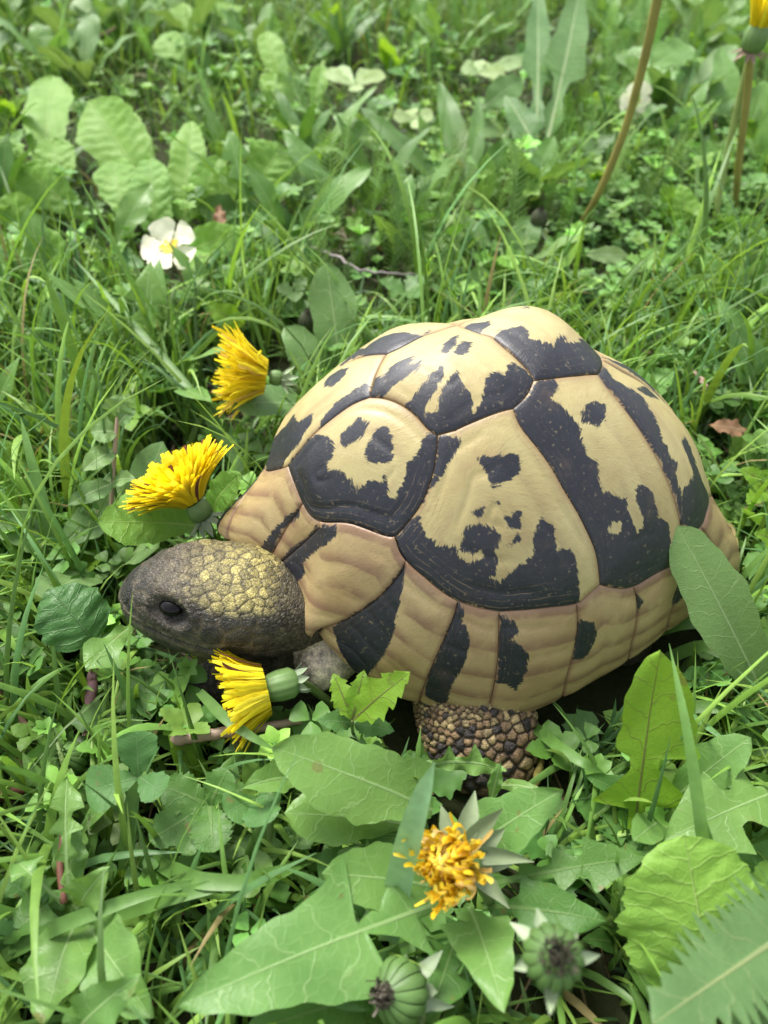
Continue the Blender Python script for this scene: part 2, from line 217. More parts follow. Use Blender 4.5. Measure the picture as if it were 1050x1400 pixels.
def segdist(p, poly, closed=True):
    poly = np.asarray(poly); a = poly if closed else poly[:-1]; b = np.roll(poly, -1, 0) if closed else poly[1:]
    d = np.full(len(p), 1e9)
    for u, v in zip(a, b):
        w = v-u; l = w @ w+1e-12; t = np.clip(((p-u) @ w)/l, 0, 1); e = p-u-t[:, None]*w
        d = np.minimum(d, (e*e).sum(1))
    return np.sqrt(d)
def inside(p, poly):
    poly = np.asarray(poly); r = np.zeros(len(p), bool)
    for (x1, y1), (x2, y2) in zip(poly, np.roll(poly, -1, 0)):
        c = ((y1 > p[:, 1]) != (y2 > p[:, 1])); r ^= c & (p[:, 0] < (x2-x1)*(p[:, 1]-y1)/(y2-y1+1e-12)+x1)
    return r
def sdf(p, polys, holes=()):
    d = np.full(len(p), -9.0)
    for P in polys: d = np.maximum(d, np.where(inside(p, P), 1, -1)*segdist(p, P))
    for P in holes: d = np.minimum(d, -np.where(inside(p, P), 1, -1)*segdist(p, P))
    return d
def fbm(p, s, seed=0):                      # cheap smooth noise for geometry, -1..1
    p = np.asarray(p, float)*s+seed*17.3; r = np.zeros(len(p))
    for k in range(3):
        f = 2**k; r += (np.sin(p[:, 0]*f*1.7+p[:, 1]*f*1.1+k)*np.sin(p[:, 1]*f*1.9-p[:, 2]*f*1.3+2*k)+np.sin(p[:, 2]*f*1.5+p[:, 0]*f*.7+5*k)*.5)/(f*1.5)
    return r
# ---- materials
def scute_mat(name, ya, yb, edge, stain=.3):
    t = NT(name); co = t.n('TexCoord').outputs['Object']
    dk = t.attr('dk').outputs['Fac']; ed = t.attr('ed').outputs['Fac']; dr = t.attr('streak').outputs['Vector']
    n1 = t.noise(dr, 3.4, 3, .6); n2 = t.noise(co, 420, 3, .6); n3 = t.noise(co, 45, 3); n4 = t.noise(dr, 9.0, 3, .7)
    off = t.math('ADD', t.math('ADD', .02, t.math('MULTIPLY', t.math('SUBTRACT', n1, .5), .30)), t.math('MULTIPLY', t.math('SUBTRACT', n2, .5), .22))
    off = t.math('ADD', off, t.math('MULTIPLY', t.math('SUBTRACT', n4, .5), .24))
    m = t.ss(-.03, .03, t.math('ADD', dk, off))
    yel = t.mix(t.ss(.3, .72, n3), ya, yb)
    yel = t.mix(t.math('MULTIPLY', t.ss(.52, .75, n4), .35), yel, tuple(A_(edge)*.9))
    em = t.math('SUBTRACT', 1.0, t.ss(.02, .22, ed)); yel = t.mix(t.math('MULTIPLY', em, .75), yel, edge)
    gl = t.math('ADD', t.math('MULTIPLY', ed, 5.6), t.math('ADD', t.math('MULTIPLY', n3, 2.2), t.math('MULTIPLY', n2, .35))); gl = t.math('MULTIPLY', t.math('ABSOLUTE', t.math('SUBTRACT', t.math('FRACT', gl), .5)), 2.0)
    gmask = t.math('MULTIPLY', t.math('MULTIPLY', t.math('SUBTRACT', 1.0, t.ss(.45, .9, ed)), t.ss(.40, .60, t.noise(co, 210, 3, .75))), t.attr('grow').outputs['Fac'])
    gline = t.math('MULTIPLY', t.ss(.80, .97, gl), gmask)
    bd = t.attr('band').outputs['Fac']; bf = t.math('FRACT', t.math('ADD', t.math('MULTIPLY', bd, 1.15), t.math('MULTIPLY', n3, .5))); bp = t.math('MULTIPLY', t.ss(.0, .5, bf), t.math('SUBTRACT', 1.0, t.ss(.5, .62, bf)))
    st_ = t.math('MULTIPLY', t.math('MULTIPLY', bp, t.ss(.30, .55, t.noise(co, 75, 3, .6))), stain); yel = t.mix(st_, yel, tuple(A_(edge)*A_([.82, .72, .78])))
    gy = t.math('MULTIPLY', t.ss(.72, .95, gl), t.math('MULTIPLY', gmask, .5)); yel = t.mix(gy, yel, tuple(A_(edge)*.7))
    dark = t.mix(n2, (.006, .0072, .013), (.017, .0185, .027))
    dark = t.mix(t.math('MULTIPLY', gline, .62), dark, (.22, .155, .085))
    dark = t.mix(t.math('MULTIPLY', t.ss(.58, .75, t.noise(co, 60, 4, .7)), .35), dark, (.09, .06, .045))
    wv = t.n('TexNoise', {'Vector': t.n('Mapping', {'Vector': co, 'Scale': (1, 1, 1), 'Rotation': (.3, .5, .4)}).outputs[0], 'Scale': 650, 'Detail': 2}).outputs[0]
    scr = t.math('MULTIPLY', t.ss(.64, .72, wv), .5); dark = t.mix(scr, dark, (.20, .16, .10))
    dark = t.mix(t.math('MULTIPLY', t.math('SUBTRACT', 1.0, t.ss(.0, .05, ed)), .35), dark, (.16, .10, .06))
    fl = t.math('MULTIPLY', t.ss(.63, .70, t.noise(dr, 11.0, 5, .75)), t.math('SUBTRACT', 1.0, t.ss(.02, .40, dk)))
    m = t.math('MULTIPLY', m, t.math('SUBTRACT', 1.0, t.math('MULTIPLY', fl, .65)))
    c = t.mix(m, yel, dark)
    h = t.math('ADD', t.math('MULTIPLY', n2, .5), t.math('MULTIPLY', t.noise(co, 1800, 2), .35))
    h = t.math('ADD', h, t.math('MULTIPLY', n4, .5))
    rg = t.math('ADD', .36, t.math('MULTIPLY', n3, .22))
    b = t.n('BsdfPrincipled', {'Base Color': c, 'Roughness': rg, 'Specular IOR Level': .55, 'Coat Weight': .05, 'Coat Roughness': .3, 'Normal': t.bump(h, .5, .0004)})
    return t.done(b.outputs[0])
M_SCUTE = scute_mat('horn_yellow_black', (.43, .365, .165), (.365, .29, .12), (.25, .16, .075), .25)
M_MARG = scute_mat('horn_tan_black', (.40, .305, .14), (.31, .215, .095), (.215, .125, .07), .75)
M_SEAM = simple('seam_keratin', (.045, .03, .02), .6, .4, 400)
M_PLAS = simple('plastron_horn', (.20, .15, .07), .5, .4, 100)
tort = thing('tortoise', 'yellow and black patterned tortoise standing in the grass among dandelions', 'tortoise', (DP[0], DP[1], GZ))
# ---- seam layer (the shell under the scutes) and plastron
ts = np.linspace(.01, 1.09, 60); ths = np.linspace(0, 2*np.pi, 160, endpoint=False)
q = A_([(t*math.cos(h), t*math.sin(h)) for t in ts for h in ths]); n_, X = dome_n(q)
obj('shell_base', mesh('shell_base', X-n_*.19, tri(gridfaces(60, 160, True)), M_SEAM), tort)
rim = dome_w(A_([(1.09*math.cos(h), 1.09*math.sin(h)) for h in ths])); cen = rim.mean(0)
pv = [cen+(rim-cen)*A_([k, k, 1])*1.0 for k in (.93, .9, .6, .3, .02)]
for i, zz in enumerate((.35, .05, -.1, -.15, -.15)): pv[i] = pv[i].copy(); pv[i][:, 2] = zz
obj('plastron', mesh('plastron', np.concatenate(pv), tri(gridfaces(5, 160, True)), M_PLAS), tort)
# ---- scutes
def densify(P, step):
    out = []
    P = [A_(p, float) for p in P]
    for a, b in zip(P, P[1:]+P[:1]):
        k = max(1, int(np.ceil(np.linalg.norm(b-a)/step)))
        out += [a+(b-a)*i/k for i in range(k)]
    o = [out[0]]
    for p in out[1:]:
        if np.linalg.norm(p-o[-1]) > step*.3 and np.linalg.norm(p-out[0]) > step*.3 or p is out[1]: o.append(p)
    return A_(o)
def chaikin(l, n=2):
    l = np.asarray(l, float)
    for _ in range(n):
        a = l[:-1]*.75+l[1:]*.25; b = l[:-1]*.25+l[1:]*.75
        l = np.concatenate([l[:1], np.stack([a, b], 1).reshape(-1, 2), l[-1:]])
    return l
def S(k, rev=False):
    l = chaikin(SEAM[k]); return l[::-1].tolist() if rev else l.tolist()
MET = 12.0                                  # cm per disc unit, roughly
def scute(name, poly, pats, mat, bulge=.12, cen=None, holes=(), step=.0085, label=None, ring=1.0, seed=0, lift=0.0, flare=0.0, gdir=None, bandline=None):
    P = densify(poly, step*1.0)
    lo, hi = P.min(0), P.max(0)
    gx, gy = np.meshgrid(np.arange(lo[0], hi[0], step), np.arange(lo[1], hi[1], step*.866), indexing='ij')
    gx = gx+((np.arange(gx.shape[1]) % 2)*step/2)[None]
    g = np.stack([gx, gy], -1).reshape(-1, 2); ok = inside(g, P); g = g[ok]; d = segdist(g, P)
    g = g[d > step*.9]
    # rows just inside the edge
    area = .5*np.sum(P[:, 0]*np.roll(P[:, 1], -1)-np.roll(P[:, 0], -1)*P[:, 1])
    tg = np.roll(P, -1, 0)-np.roll(P, 1, 0); nr = np.stack([-tg[:, 1], tg[:, 0]], 1)*np.sign(area); nr = nr/(np.linalg.norm(nr, axis=1)[:, None]+1e-12)
    e1 = P+nr*.0020; e1 = e1[inside(e1, P)]; e1 = e1[segdist(e1, P) > .0014]; e2 = P+nr*.0048; e2 = e2[inside(e2, P)]; e2 = e2[segdist(e2, P) > .0038]; e1 = np.concatenate([e1, e2])
    pts = np.concatenate([P, e1, g]); k = len(P)
    r = delaunay_2d_cdt([Vector(p) for p in pts], [(i, (i+1) % k) for i in range(k)], [list(range(k))], 1, 1e-6)
    q = A_([tuple(v) for v in r[0]]); F = A_([f for f in r[2] if len(f) == 3])
    ed = segdist(q, P)*MET
    n, X = dome_n(q)
    c = P.mean(0) if cen is None else A_(cen)
    dv = q-c; al = np.arctan2(dv[:, 1], dv[:, 0]); rr = np.hypot(dv[:, 0], dv[:, 1])*MET
    wob = fbm(X, .9, seed)
    bl = bulge*(.12*(1-np.exp(-ed/.12))+.88*(1-np.exp(-ed/1.5))); 
    gd = A_(gdir if gdir is not None else (0., 0.)); gd_ = (np.cos(al)*gd[0]+np.sin(al)*gd[1]); grow = sstep(-.1, .5, gd_) if gdir is not None else np.full(len(q), .25)
    rip = (.030 if bandline is None else .006)*ring*(.3+.7*grow)*np.sin(2*np.pi*(ed+.05*wob)/.19)*np.exp(-ed/.8)*sstep(.05, .12, ed)*(.55+.45*np.sin(al*1.0-2.2+wob))
    band = segdist(q, bandline)*MET if bandline is not None else ed
    cw = sstep(-.5, .3, fbm(X, 1.1, seed+6)); crease = -.026*ring*np.exp(-((np.mod(band*1.15+.12*wob, 1.)-.5)/.06)**2)*cw*sstep(.1, .3, ed)-.014*ring*np.exp(-((np.mod(band*1.15+.12*wob, 1.)-.5)/.2)**2)*cw
    h = -.05*np.exp(-ed/.02)-.07+bl+rip+crease+.03*fbm(X, .6, seed+3)+lift
    X = X+n*h[:, None]
    if flare: fl_ = flare*np.exp(-((q-A_([.79, .52]))**2).sum(1)/(2*.05**2)); X = X+fl_[:, None]*A_([-.75, -.55, -.25])
    dk = sdf(q, pats, holes)*MET if pats else np.full(len(q), -9.)
    st = np.stack([np.cos(al)*3.2, np.sin(al)*3.2, rr*.32+seed*5.1], 1)
    # orient up
    a, b, cc = X[F[:, 0]], X[F[:, 1]], X[F[:, 2]]
    fl = (np.cross(b-a, cc-a)*n[F[:, 0]]).sum(1) < 0; F[fl] = F[fl][:, ::-1]
    me = mesh(name, X, F, mat, attrs={'band': ('FLOAT', band), 'grow': ('FLOAT', grow), 'dk': ('FLOAT', dk), 'ed': ('FLOAT', ed), 'streak': ('FLOAT_VECTOR', st)})
    o = obj(name, me, tort)
    if label: o['label'] = label
    return o
mir = lambda polys: [[(x, -y) for x, y in P] for P in polys]
V1 = S('v1v2')+[(.313, -.162), (.5, -.25), (.66, -.29), (.75, -.25)]+S('v1m', True)+S('v1c1', True)
V2 = S('c1v2')+S('v2c2')+S('v2c3')+S('v2v3')+S('v2cr', True)
V3 = S('v3c3')+S('v3v4')+[(-.33, -.2), (-.15, -.3), (-.01, -.17)]+S('v2v3', True)
C1 = S('c1v2')+S('c1c2')+S('c1m', True)+S('v1c1', True)
C2 = S('v2c2')+S('c2c3')+S('c2m', True)+S('c1c2', True)
C3 = S('v2c3')+S('v3c3')+S('c3c4')+S('c3m', True)+S('c2c3', True)
C4 = S('c3c4')+S('c4m')+[(-.68, .1), (-.6, .0), (-.34, -.03)]
V4 = [(-.34, -.03), (-.6, .0), (-.66, -.15), (-.5, -.3), (-.33, -.2), (-.375, -.108)]
V5 = [(-.68, .1), (-.678, .22), (-.78, .16), (-.8, .0), (-.79, -.2), (-.74, -.28), (-.66, -.15), (-.6, .0)]
C1R = S('v2cr')+[(0., -.4), (.1, -.62), (.35, -.55), (.6, -.38), (.66, -.29), (.5, -.25), (.313, -.162)]
C2R = [(-.01, -.17), (-.15, -.3), (-.25, -.66), (-.02, -.69), (.1, -.62), (0., -.4)]
C3R = [(-.15, -.3), (-.33, -.2), (-.6, -.5), (-.5, -.6), (-.25, -.66)]
C4R = [(-.33, -.2), (-.5, -.3), (-.66, -.15), (-.74, -.28), (-.68, -.42), (-.6, -.5)]
mC = {k: mir(DARK[k]) for k in ('C1', 'C2', 'C3', 'C4')}
scute('vertebral_scute', V1, DARK['V1'], M_SCUTE, .14, (.45, -.05), seed=1)
scute('vertebral_scute', V2, DARK['V2'], M_SCUTE, .28, (.10, .03), seed=2, ring=.6)
scute('vertebral_scute', V3, DARK['V3'], M_SCUTE, .32, (-.18, -.06), seed=3, ring=.5)
scute('vertebral_scute', V4, [[(-.35, -.05), (-.55, -.02), (-.5, -.12)]], M_SCUTE, .3, seed=4)
scute('vertebral_scute', V5, [[(-.64, 0), (-.7, .1), (-.78, .05), (-.76, -.1)]], M_SCUTE, .25, seed=5)
scute('costal_scute', C1, DARK['C1'], M_SCUTE, .18, (.40, .19), seed=6, gdir=(.45, .9), ring=1.5)
scute('costal_scute', C2, DARK['C2'], M_SCUTE, .15, (.12, .40), seed=7, gdir=(.5, .85), ring=1.2)
scute('costal_scute', C3, DARK['C3'], M_SCUTE, .15, (-.20, .32), DARK['C3h'], seed=8, ring=.4)
scute('costal_scute', C4, DARK['C4'], M_SCUTE, .18, (-.50, .15), seed=9, ring=.4)
scute('costal_scute', C1R, DARK['C1R']+mC['C1'], M_SCUTE, .22, (.32, -.3), seed=10)
scute('costal_scute', C2R, mC['C2'], M_SCUTE, .22, seed=11)
scute('costal_scute', C3R, mC['C3'], M_SCUTE, .22, seed=12)
scute('costal_scute', C4R, mC['C4'], M_SCUTE, .22, seed=13)
# marginals: between the inner seam (a closed ring) and the rim
inner = S('v1m', True)+S('c1m')+S('c2m')+S('c3m')+S('c4m')+[(-.78, .16), (-.8, .0), (-.79, -.2), (-.74, -.28), (-.68, -.42), (-.6, -.5), (-.5, -.6), (-.25, -.66), (-.02, -.69), (.1, -.62), (.35, -.55), (.6, -.38), (.66, -.29), (.75, -.25)]
inner = A_([p for i, p in enumerate(inner) if i == 0 or np.linalg.norm(A_(p)-A_(inner[i-1])) > .004])
# split lines, going round from the front centre over the left side to the back and round the right
def ext(k):
    l = A_(SEAM[k]); d = unit(l[-1]-l[-2]); e = l[-1]
    for _ in range(200):
        if np.hypot(*e) >= 1.055: break
        e = e+d*.005
        rd = unit(e); d = unit(d*.9+rd*.1)
    return np.concatenate([chaikin(l), e[None]])
RL = [ext(k) for k in ('m0', 'm1', 'm2', 'm3', 'm4', 'm5', 'm6', 'm7', 'm8', 'm9')]
def radial(p, dth=0.0):
    p = A_(p); a = math.atan2(p[1], p[0])+dth; return A_([p, p*.5+.5*1.055*A_([math.cos(a), math.sin(a)]), 1.055*A_([math.cos(a), math.sin(a)])])
RL += [radial((-.8, .0)), radial((-.79, -.2)), radial((-.68, -.42)), radial((-.5, -.6)), radial((-.25, -.66)), radial((-.02, -.69)), radial((.2, -.595)), radial((.42, -.5)), radial((.58, -.40)), radial((.72, -.262), .05)]
pi_ = [int(np.argmin(((inner-l[0])**2).sum(1))) for l in RL]
allM = DARK['M']+[[(.79, -.165), (.85, -.10), (.925, -.02), (1.06, .10), (1.06, -.1), (.96, -.25), (.86, -.30)]]
for i in range(len(RL)):
    a, b = RL[i], RL[(i+1) % len(RL)]; ia, ib = pi_[i], pi_[(i+1) % len(RL)]
    seg = inner[ia:ib+1] if ib >= ia else np.concatenate([inner[ia:], inner[:ib+1]])
    ta, tb = math.atan2(a[-1][1], a[-1][0]), math.atan2(b[-1][1], b[-1][0])
    dth = (tb-ta) % (2*np.pi); k = max(3, int(dth/.03))
    arc = A_([(1.055*math.cos(tb-dth*j/k), 1.055*math.sin(tb-dth*j/k)) for j in range(1, k)])
    poly = np.concatenate([seg, b[1:], arc, a[::-1][:-1]])
    pats = [P for P in allM]
    if 10 <= i < len(RL)-1:
        m_ = (np.asarray(a[0])+np.asarray(b[0]))/2; u_ = unit(m_); v_ = A_([-u_[1], u_[0]])
        pats = [[tuple(m_+u_*x+v_*y) for x, y in ((-.02, .02), (.1, .015), (.24, .06), (.3, -.01), (.2, -.05), (.05, -.03), (-.02, -.03))]]
    scute('marginal_scute', poly, pats, M_MARG, .15, seed=20+i, ring=.8, bandline=inner, lift=.07 if i == 2 else 0, flare=.42 if i == 2 else 0)
# ---- body: head, neck, legs and trunk as one continuous skin
def loft(rings, n=40, p=2.25):
    """rings: (centre, side axis, up axis, half width, top, bottom)"""
    a = np.linspace(0, 2*np.pi, n, endpoint=False); V = []
    for c, sx, ux, w, tp, bt in rings:
        cc, ss_ = np.cos(a), np.sin(a); X = np.sign(cc)*np.abs(cc)**(2/p)*w; Y = np.sign(ss_)*np.abs(ss_)**(2/p)*np.where(ss_ > 0, tp, bt)
        V.append(A_(c)+X[:, None]*A_(sx)+Y[:, None]*A_(ux))
    V = np.concatenate(V); F = gridfaces(len(rings), n, True); k = len(V)
    V = np.concatenate([V, [rings[0][0]], [rings[-1][0]]]); b = (len(rings)-1)*n
    F = np.concatenate([F, A_([[(i+1) % n, i, k, k] for i in range(n)]), A_([[b+i, b+(i+1) % n, k+1, k+1] for i in range(n)])])
    return V, tri(F)
HN = at(171, 818, 2.55); HB = at(402, 828, 2.5)
HF = unit(HN-HB); HL_ = np.linalg.norm(HN-HB)
HU = unit(A_([0, 0, 1.])-HF*HF[2]); HS = np.cross(HU, HF)          # side axis, to the animal's left = towards the camera
if HS[1] > 0: HS = -HS
def hp(s): return HN-HF*HL_*s
prof = [(.0, .42, .56, .40), (.02, .70, .82, .62), (.06, .95, 1.06, .88), (.12, 1.20, 1.30, 1.12), (.21, 1.50, 1.56, 1.36), (.34, 1.80, 1.74, 1.62), (.48, 2.00, 1.82, 1.84), (.62, 2.08, 1.82, 1.98), (.76, 2.02, 1.72, 1.98), (.87, 1.82, 1.50, 1.84), (.97, 1.58, 1.22, 1.62)]
rings = [(hp(s)+HU*(.18*math.sin(s*3.1)), HS, HU, w*.98, tp*.98, bt*.98) for s, w, tp, bt in prof]
nk = A_([-1.0, 18.2, 1.9])
for k in (.35, .7, 1.0):
    c = (hp(.97))*(1-k)+nk*k; rings.append((c+A_([0, 0, -.25])*(1 if k < 1 else 0), HS, HU, 1.6, 1.2-.1*k, 1.4))
bodyparts = [loft(rings, 56, 2.5)]
def ell(c, r, n=32):
    u = np.linspace(-np.pi/2+.05, np.pi/2-.05, 16)
    return loft([(A_(c)+A_([r[0]*math.sin(x), 0, 0]), A_([0, 1., 0]), A_([0, 0, 1.]), r[1]*math.cos(x), r[2]*math.cos(x), r[2]*math.cos(x)) for x in u], n, 2.0)
TC = A_([DP[0]+.5, DP[1]+.2, 2.2])
bodyparts.append(ell(TC, (6.8, 5.2, 2.0)))
def limb(pts, rx, rz, side, p=2.1):
    pts = np.asarray(pts, float); T = unit(np.gradient(pts, axis=0)); R = []
    for i, c in enumerate(pts):
        sx = unit(A_(side)-T[i]*(A_(side) @ T[i])); ux = np.cross(T[i], sx); R.append((c, sx, ux, rx[i], rz[i], rz[i]))
    return loft(R, 32, p)
LEG0 = at(654, 1000, -.35); LEGF = at(672, 1066, -1.3)
def curve(P, n): 
    P = np.asarray(P, float); t = np.linspace(0, len(P)-1, n); i = np.clip(t.astype(int), 0, len(P)-2); f = (t-i)[:, None]
    Q = P[i]*(1-f)+P[i+1]*f
    for _ in range(3): Q[1:-1] = (Q[:-2]+2*Q[1:-1]+Q[2:])/4
    return Q
def iv(v, n): return np.interp(np.linspace(0, len(v)-1, n), np.arange(len(v)), v)
n = 14
bodyparts.append(limb(curve([(2.4, 17.5, 1.6), LEG0+A_([-.1, 1.9, .7]), LEG0+A_([-.1, .35, -.05]), LEGF+A_([0.15, .5, -.1]), LEGF+A_([.35, .1, -.75])], n), iv([1.6, 2.1, 2.15, 2.05, 1.6, 1.0], n), iv([1.3, 1.35, 1.3, 1.2, .95, .6], n), (1, 0, 0), 2.3))
FT = at(272, 935, -.8)
bodyparts.append(limb(curve([(-1., 18.5, 1.4), (-3.6, 16.6, .3), FT+A_([1.3, .3, .1]), FT, FT+A_([-.35, -.5, -.35])], n), iv([1.2, 1.1, .95, .85, .8, .5], n), iv([1.2, 1.0, .8, .7, .6, .35], n), (.3, 1, 0)))
bodyparts.append(limb(curve([(8.5, 19.5, 1.3), (9.3, 18.4, 0.), (9.5, 18, -1.7)], n), iv([1.6, 1.3, 1.1], n), iv([1.5, 1.3, 1.1], n), (1, .4, 0)))
bodyparts.append(limb(curve([(8.5, 26, 1.3), (9.6, 27.2, 0.), (9.8, 27.4, -1.7)], n), iv([1.6, 1.3, 1.1], n), iv([1.5, 1.3, 1.1], n), (1, .4, 0)))
bodyparts.append(limb(curve([(-1.5, 21.5, 1.3), (-3.2, 23.6, 0.), (-3.4, 23.7, -1.7)], n), iv([1.5, 1.2, 1.1], n), iv([1.5, 1.2, 1.1], n), (1, .4, 0)))
bodyparts.append(limb(curve([(11., 23, 1.2), (13.0, 23.6, .2), (14., 23.8, -.7)], n), iv([.9, .5, .2], n), iv([.9, .5, .2], n), (0, 1, 0)))
SH = at(437, 914, .25)                       # bare skin of the shoulder, between neck and shell rim
bodyparts.append(limb(curve([(.8, 18.3, 1.2), SH+A_([.7, .8, .1]), SH, SH+A_([-.25, -.45, -.5])], n), iv([.9, 1.0, .95, .45], n), iv([.9, 1.1, 1.1, .5], n), (1, -.3, 0)))
V, F, _, _ = merge([(a, b) for a, b in bodyparts])
tmp = bpy.data.objects.new('tmp', mesh('tmp', V, F)); COL.objects.link(tmp)
md = tmp.modifiers.new('r', 'REMESH'); md.mode = 'VOXEL'; md.voxel_size = .055*CM
dg = bpy.context.evaluated_depsgraph_get(); dg.update()
bm_ = bpy.data.meshes.new_from_object(tmp.evaluated_get(dg)); bpy.data.objects.remove(tmp)
nv = len(bm_.vertices); co = np.empty(nv*3, np.float32); bm_.vertices.foreach_get('co', co); X = co.reshape(-1, 3).astype(float)/CM
# smooth the voxel steps
ne = len(bm_.edges); ee = np.empty(ne*2, np.int32); bm_.edges.foreach_get('vertices', ee); ee = ee.reshape(-1, 2)
dgr = np.bincount(ee.ravel(), minlength=nv)[:, None]
for it in range(6):
    acc = np.zeros_like(X); 
    for k in range(3): acc[:, k] = np.bincount(ee[:, 0], X[ee[:, 1], k], nv)+np.bincount(ee[:, 1], X[ee[:, 0], k], nv)
    X = X*.4+.6*acc/dgr
def vnormals(X):
    bm_.vertices.foreach_set('co', (X*CM).astype(np.float32).ravel()); bm_.update()
    no = np.empty(nv*3, np.float32); bm_.vertices.foreach_get('normal', no); return no.reshape(-1, 3).astype(float)
NO = vnormals(X)
# head coordinates
d = X-HN; hs_ = -(d @ HF)/HL_; hl = d @ HS; hu = d @ HU-.18*np.sin(np.clip(hs_, 0, 1)*3.1)
headm = (hs_ < 1.0) & (np.abs(hl) < 2.6) & (np.abs(hu) < 2.6) & (X[:, 0] < -3.2)
wint = np.interp(hs_, [p[0] for p in prof], [p[1] for p in prof]); tint_ = np.interp(hs_, [p[0] for p in prof], [p[2] for p in prof])
ang = np.arctan2(hu/tint_, hl/wint)            # 0 = left side, 90 deg = crown
ES, EA = .365, math.radians(35)                 # eye
def eye_c(side=1):
    w = np.interp(ES, [p[0] for p in prof], [p[1] for p in prof]); tp = np.interp(ES, [p[0] for p in prof], [p[2] for p in prof])
    return hp(ES)+HS*side*w*math.cos(EA)*.93+HU*(tp*math.sin(EA)*1.05+.18*math.sin(ES*3.1))
hd = np.zeros(nv)
for sd in (1, -1):
    e = eye_c(sd); dx = (X-e) @ HF; dy = (X-e) @ HU; dist = np.sqrt((dx/.62)**2+(dy/.36)**2); near = np.linalg.norm(X-e, axis=1) < 1.3
    hd -= near*.42*np.exp(-dist**3)
    hd += near*.07*np.exp(-((dist-1.3)/.3)**2)*(.3+1.3*(dy > 0))
    br_ = e+HU*.52-HF*.05; bx, by = (X-br_) @ HF, (X-br_) @ HU; hd += near*.10*np.exp(-(bx/.75)**2-(by/.2)**2)
    ty = hp(.70)+HS*sd*1.9-HU*.35; dt = np.linalg.norm((X-ty)*1.0, axis=1); hd -= .10*np.exp(-(dt/.5)**4)*headm
mth = np.interp(hs_, [0, .1, .3, .55, .7], [.42, .30, .08, -.22, -.1])     # mouth line height
hd -= headm*(hs_ < .66)*.13*np.exp(-((hu-mth)/.07)**2)*(np.abs(hl) > .2)
hd += headm*(hs_ < .2)*.05*np.exp(-((hu-mth-.12)/.1)**2)
for sd in (1, -1):
    npz = hp(.03)+HS*sd*.26+HU*.33; hd -= .12*np.exp(-(np.linalg.norm(X-npz, axis=1)/.09)**2)
X = X+NO*(hd*headm)[:, None]; NO = vnormals(X)
# limb regions
def capdist(P, a, b):
    w = b-a; t = np.clip(((P-a) @ w)/(w @ w), 0, 1); return np.linalg.norm(P-a-t[:, None]*w, axis=1)
legm = (capdist(X, LEG0+A_([0, 1.5, .6]), LEGF) < 2.6) & (X[:, 1] < 15.2) & (X[:, 0] > -.5)
shm = (np.linalg.norm(X-SH-A_([.15, .1, -.1]), axis=1) < 1.45) & ~headm & ~legm & (X[:, 0] > -4.0)
footm = (capdist(X, FT+A_([2.2, .9, .3]), FT) < 1.35) & ~legm & (X[:, 2] < 1.0) & ~headm & ~shm
neckm = (X[:, 0] < 0) & ~headm & ~footm & ~shm
# scale spacing
sp = np.full(nv, 9.)
hs2 = np.clip(hs_, 0, 1.2)
sp = np.where(headm, np.interp(hs2, [0, .1, .2, .35, .6, .85, 1.0], [.6, .7, .46, .40, .36, .31, .20]), sp)
cheek = headm & (ang < math.radians(40)) & (ang > math.radians(-35)) & (hs_ > .42) & (hs_ < .86)
sp = np.where(cheek, .85, sp); sp = np.where(headm & (hu < -.9), .26, sp)
e = eye_c(1); de = np.linalg.norm(X-e, axis=1); sp = np.where(headm & (de < .95), .17, sp); sp = np.where(headm & (hs_ > .9), .2, sp)
sp = np.where(neckm, .15, sp)
lz = (X-LEG0) @ unit(LEGF-LEG0)
sp = np.where(legm, np.interp(lz, [-1.2, -.5, .2, 1.0, 1.9], [.16, .20, .28, .40, .48])*np.where(X[:, 0] > 4.0, 1.2, 1), sp)
sp = np.where(footm, .34, sp)
cand = np.where((headm | legm | footm | neckm) & (sp < 5))[0]; rng.shuffle(cand)
cell = {}; seeds = []
for i in cand.tolist():
    p = X[i]; r = sp[i]; c = (int(p[0]/.6), int(p[1]/.6), int(p[2]/.6)); ok = True
    for a in (-1, 0, 1):
        for b in (-1, 0, 1):
            for g in (-1, 0, 1):
                for j in cell.get((c[0]+a, c[1]+b, c[2]+g), ()):
                    w = X[j]-p
                    if w @ w < (.5*(r+sp[j])*.92)**2: ok = False; break
                if not ok: break
            if not ok: break
        if not ok: break
    if ok: cell.setdefault(c, []).append(i); seeds.append(i)
kd = kdtree.KDTree(len(seeds))
for k, i in enumerate(seeds): kd.insert(X[i], k)
kd.balance()
d1 = np.full(nv, 9.); d2 = np.full(nv, 18.); sid = np.zeros(nv, int)
for i in cand.tolist():
    r = kd.find_n(X[i], 2); d1[i] = r[0][2]; d2[i] = r[1][2]; sid[i] = r[0][1]
e_ = np.clip((d2-d1)/np.maximum(sp, .01), 0, 2)
srnd = rng.random((len(seeds), 3))[sid]
amp = np.where(legm, .14, np.where(footm, .08, np.where(headm, .036, np.where(neckm, .025, 0)))); amp = np.where(cheek, .03, amp)
amp = np.where(headm & (hs_ < .17), .028, amp)
shape = np.where(legm | footm, np.sqrt(np.clip(1-(1-np.clip((e_-.06)/.75, 0, 1))**2, 0, 1)), sstep(0, .28, e_))
X = X+NO*(amp*(shape-.6)*(sp < 5))[:, None]
vnormals(X)
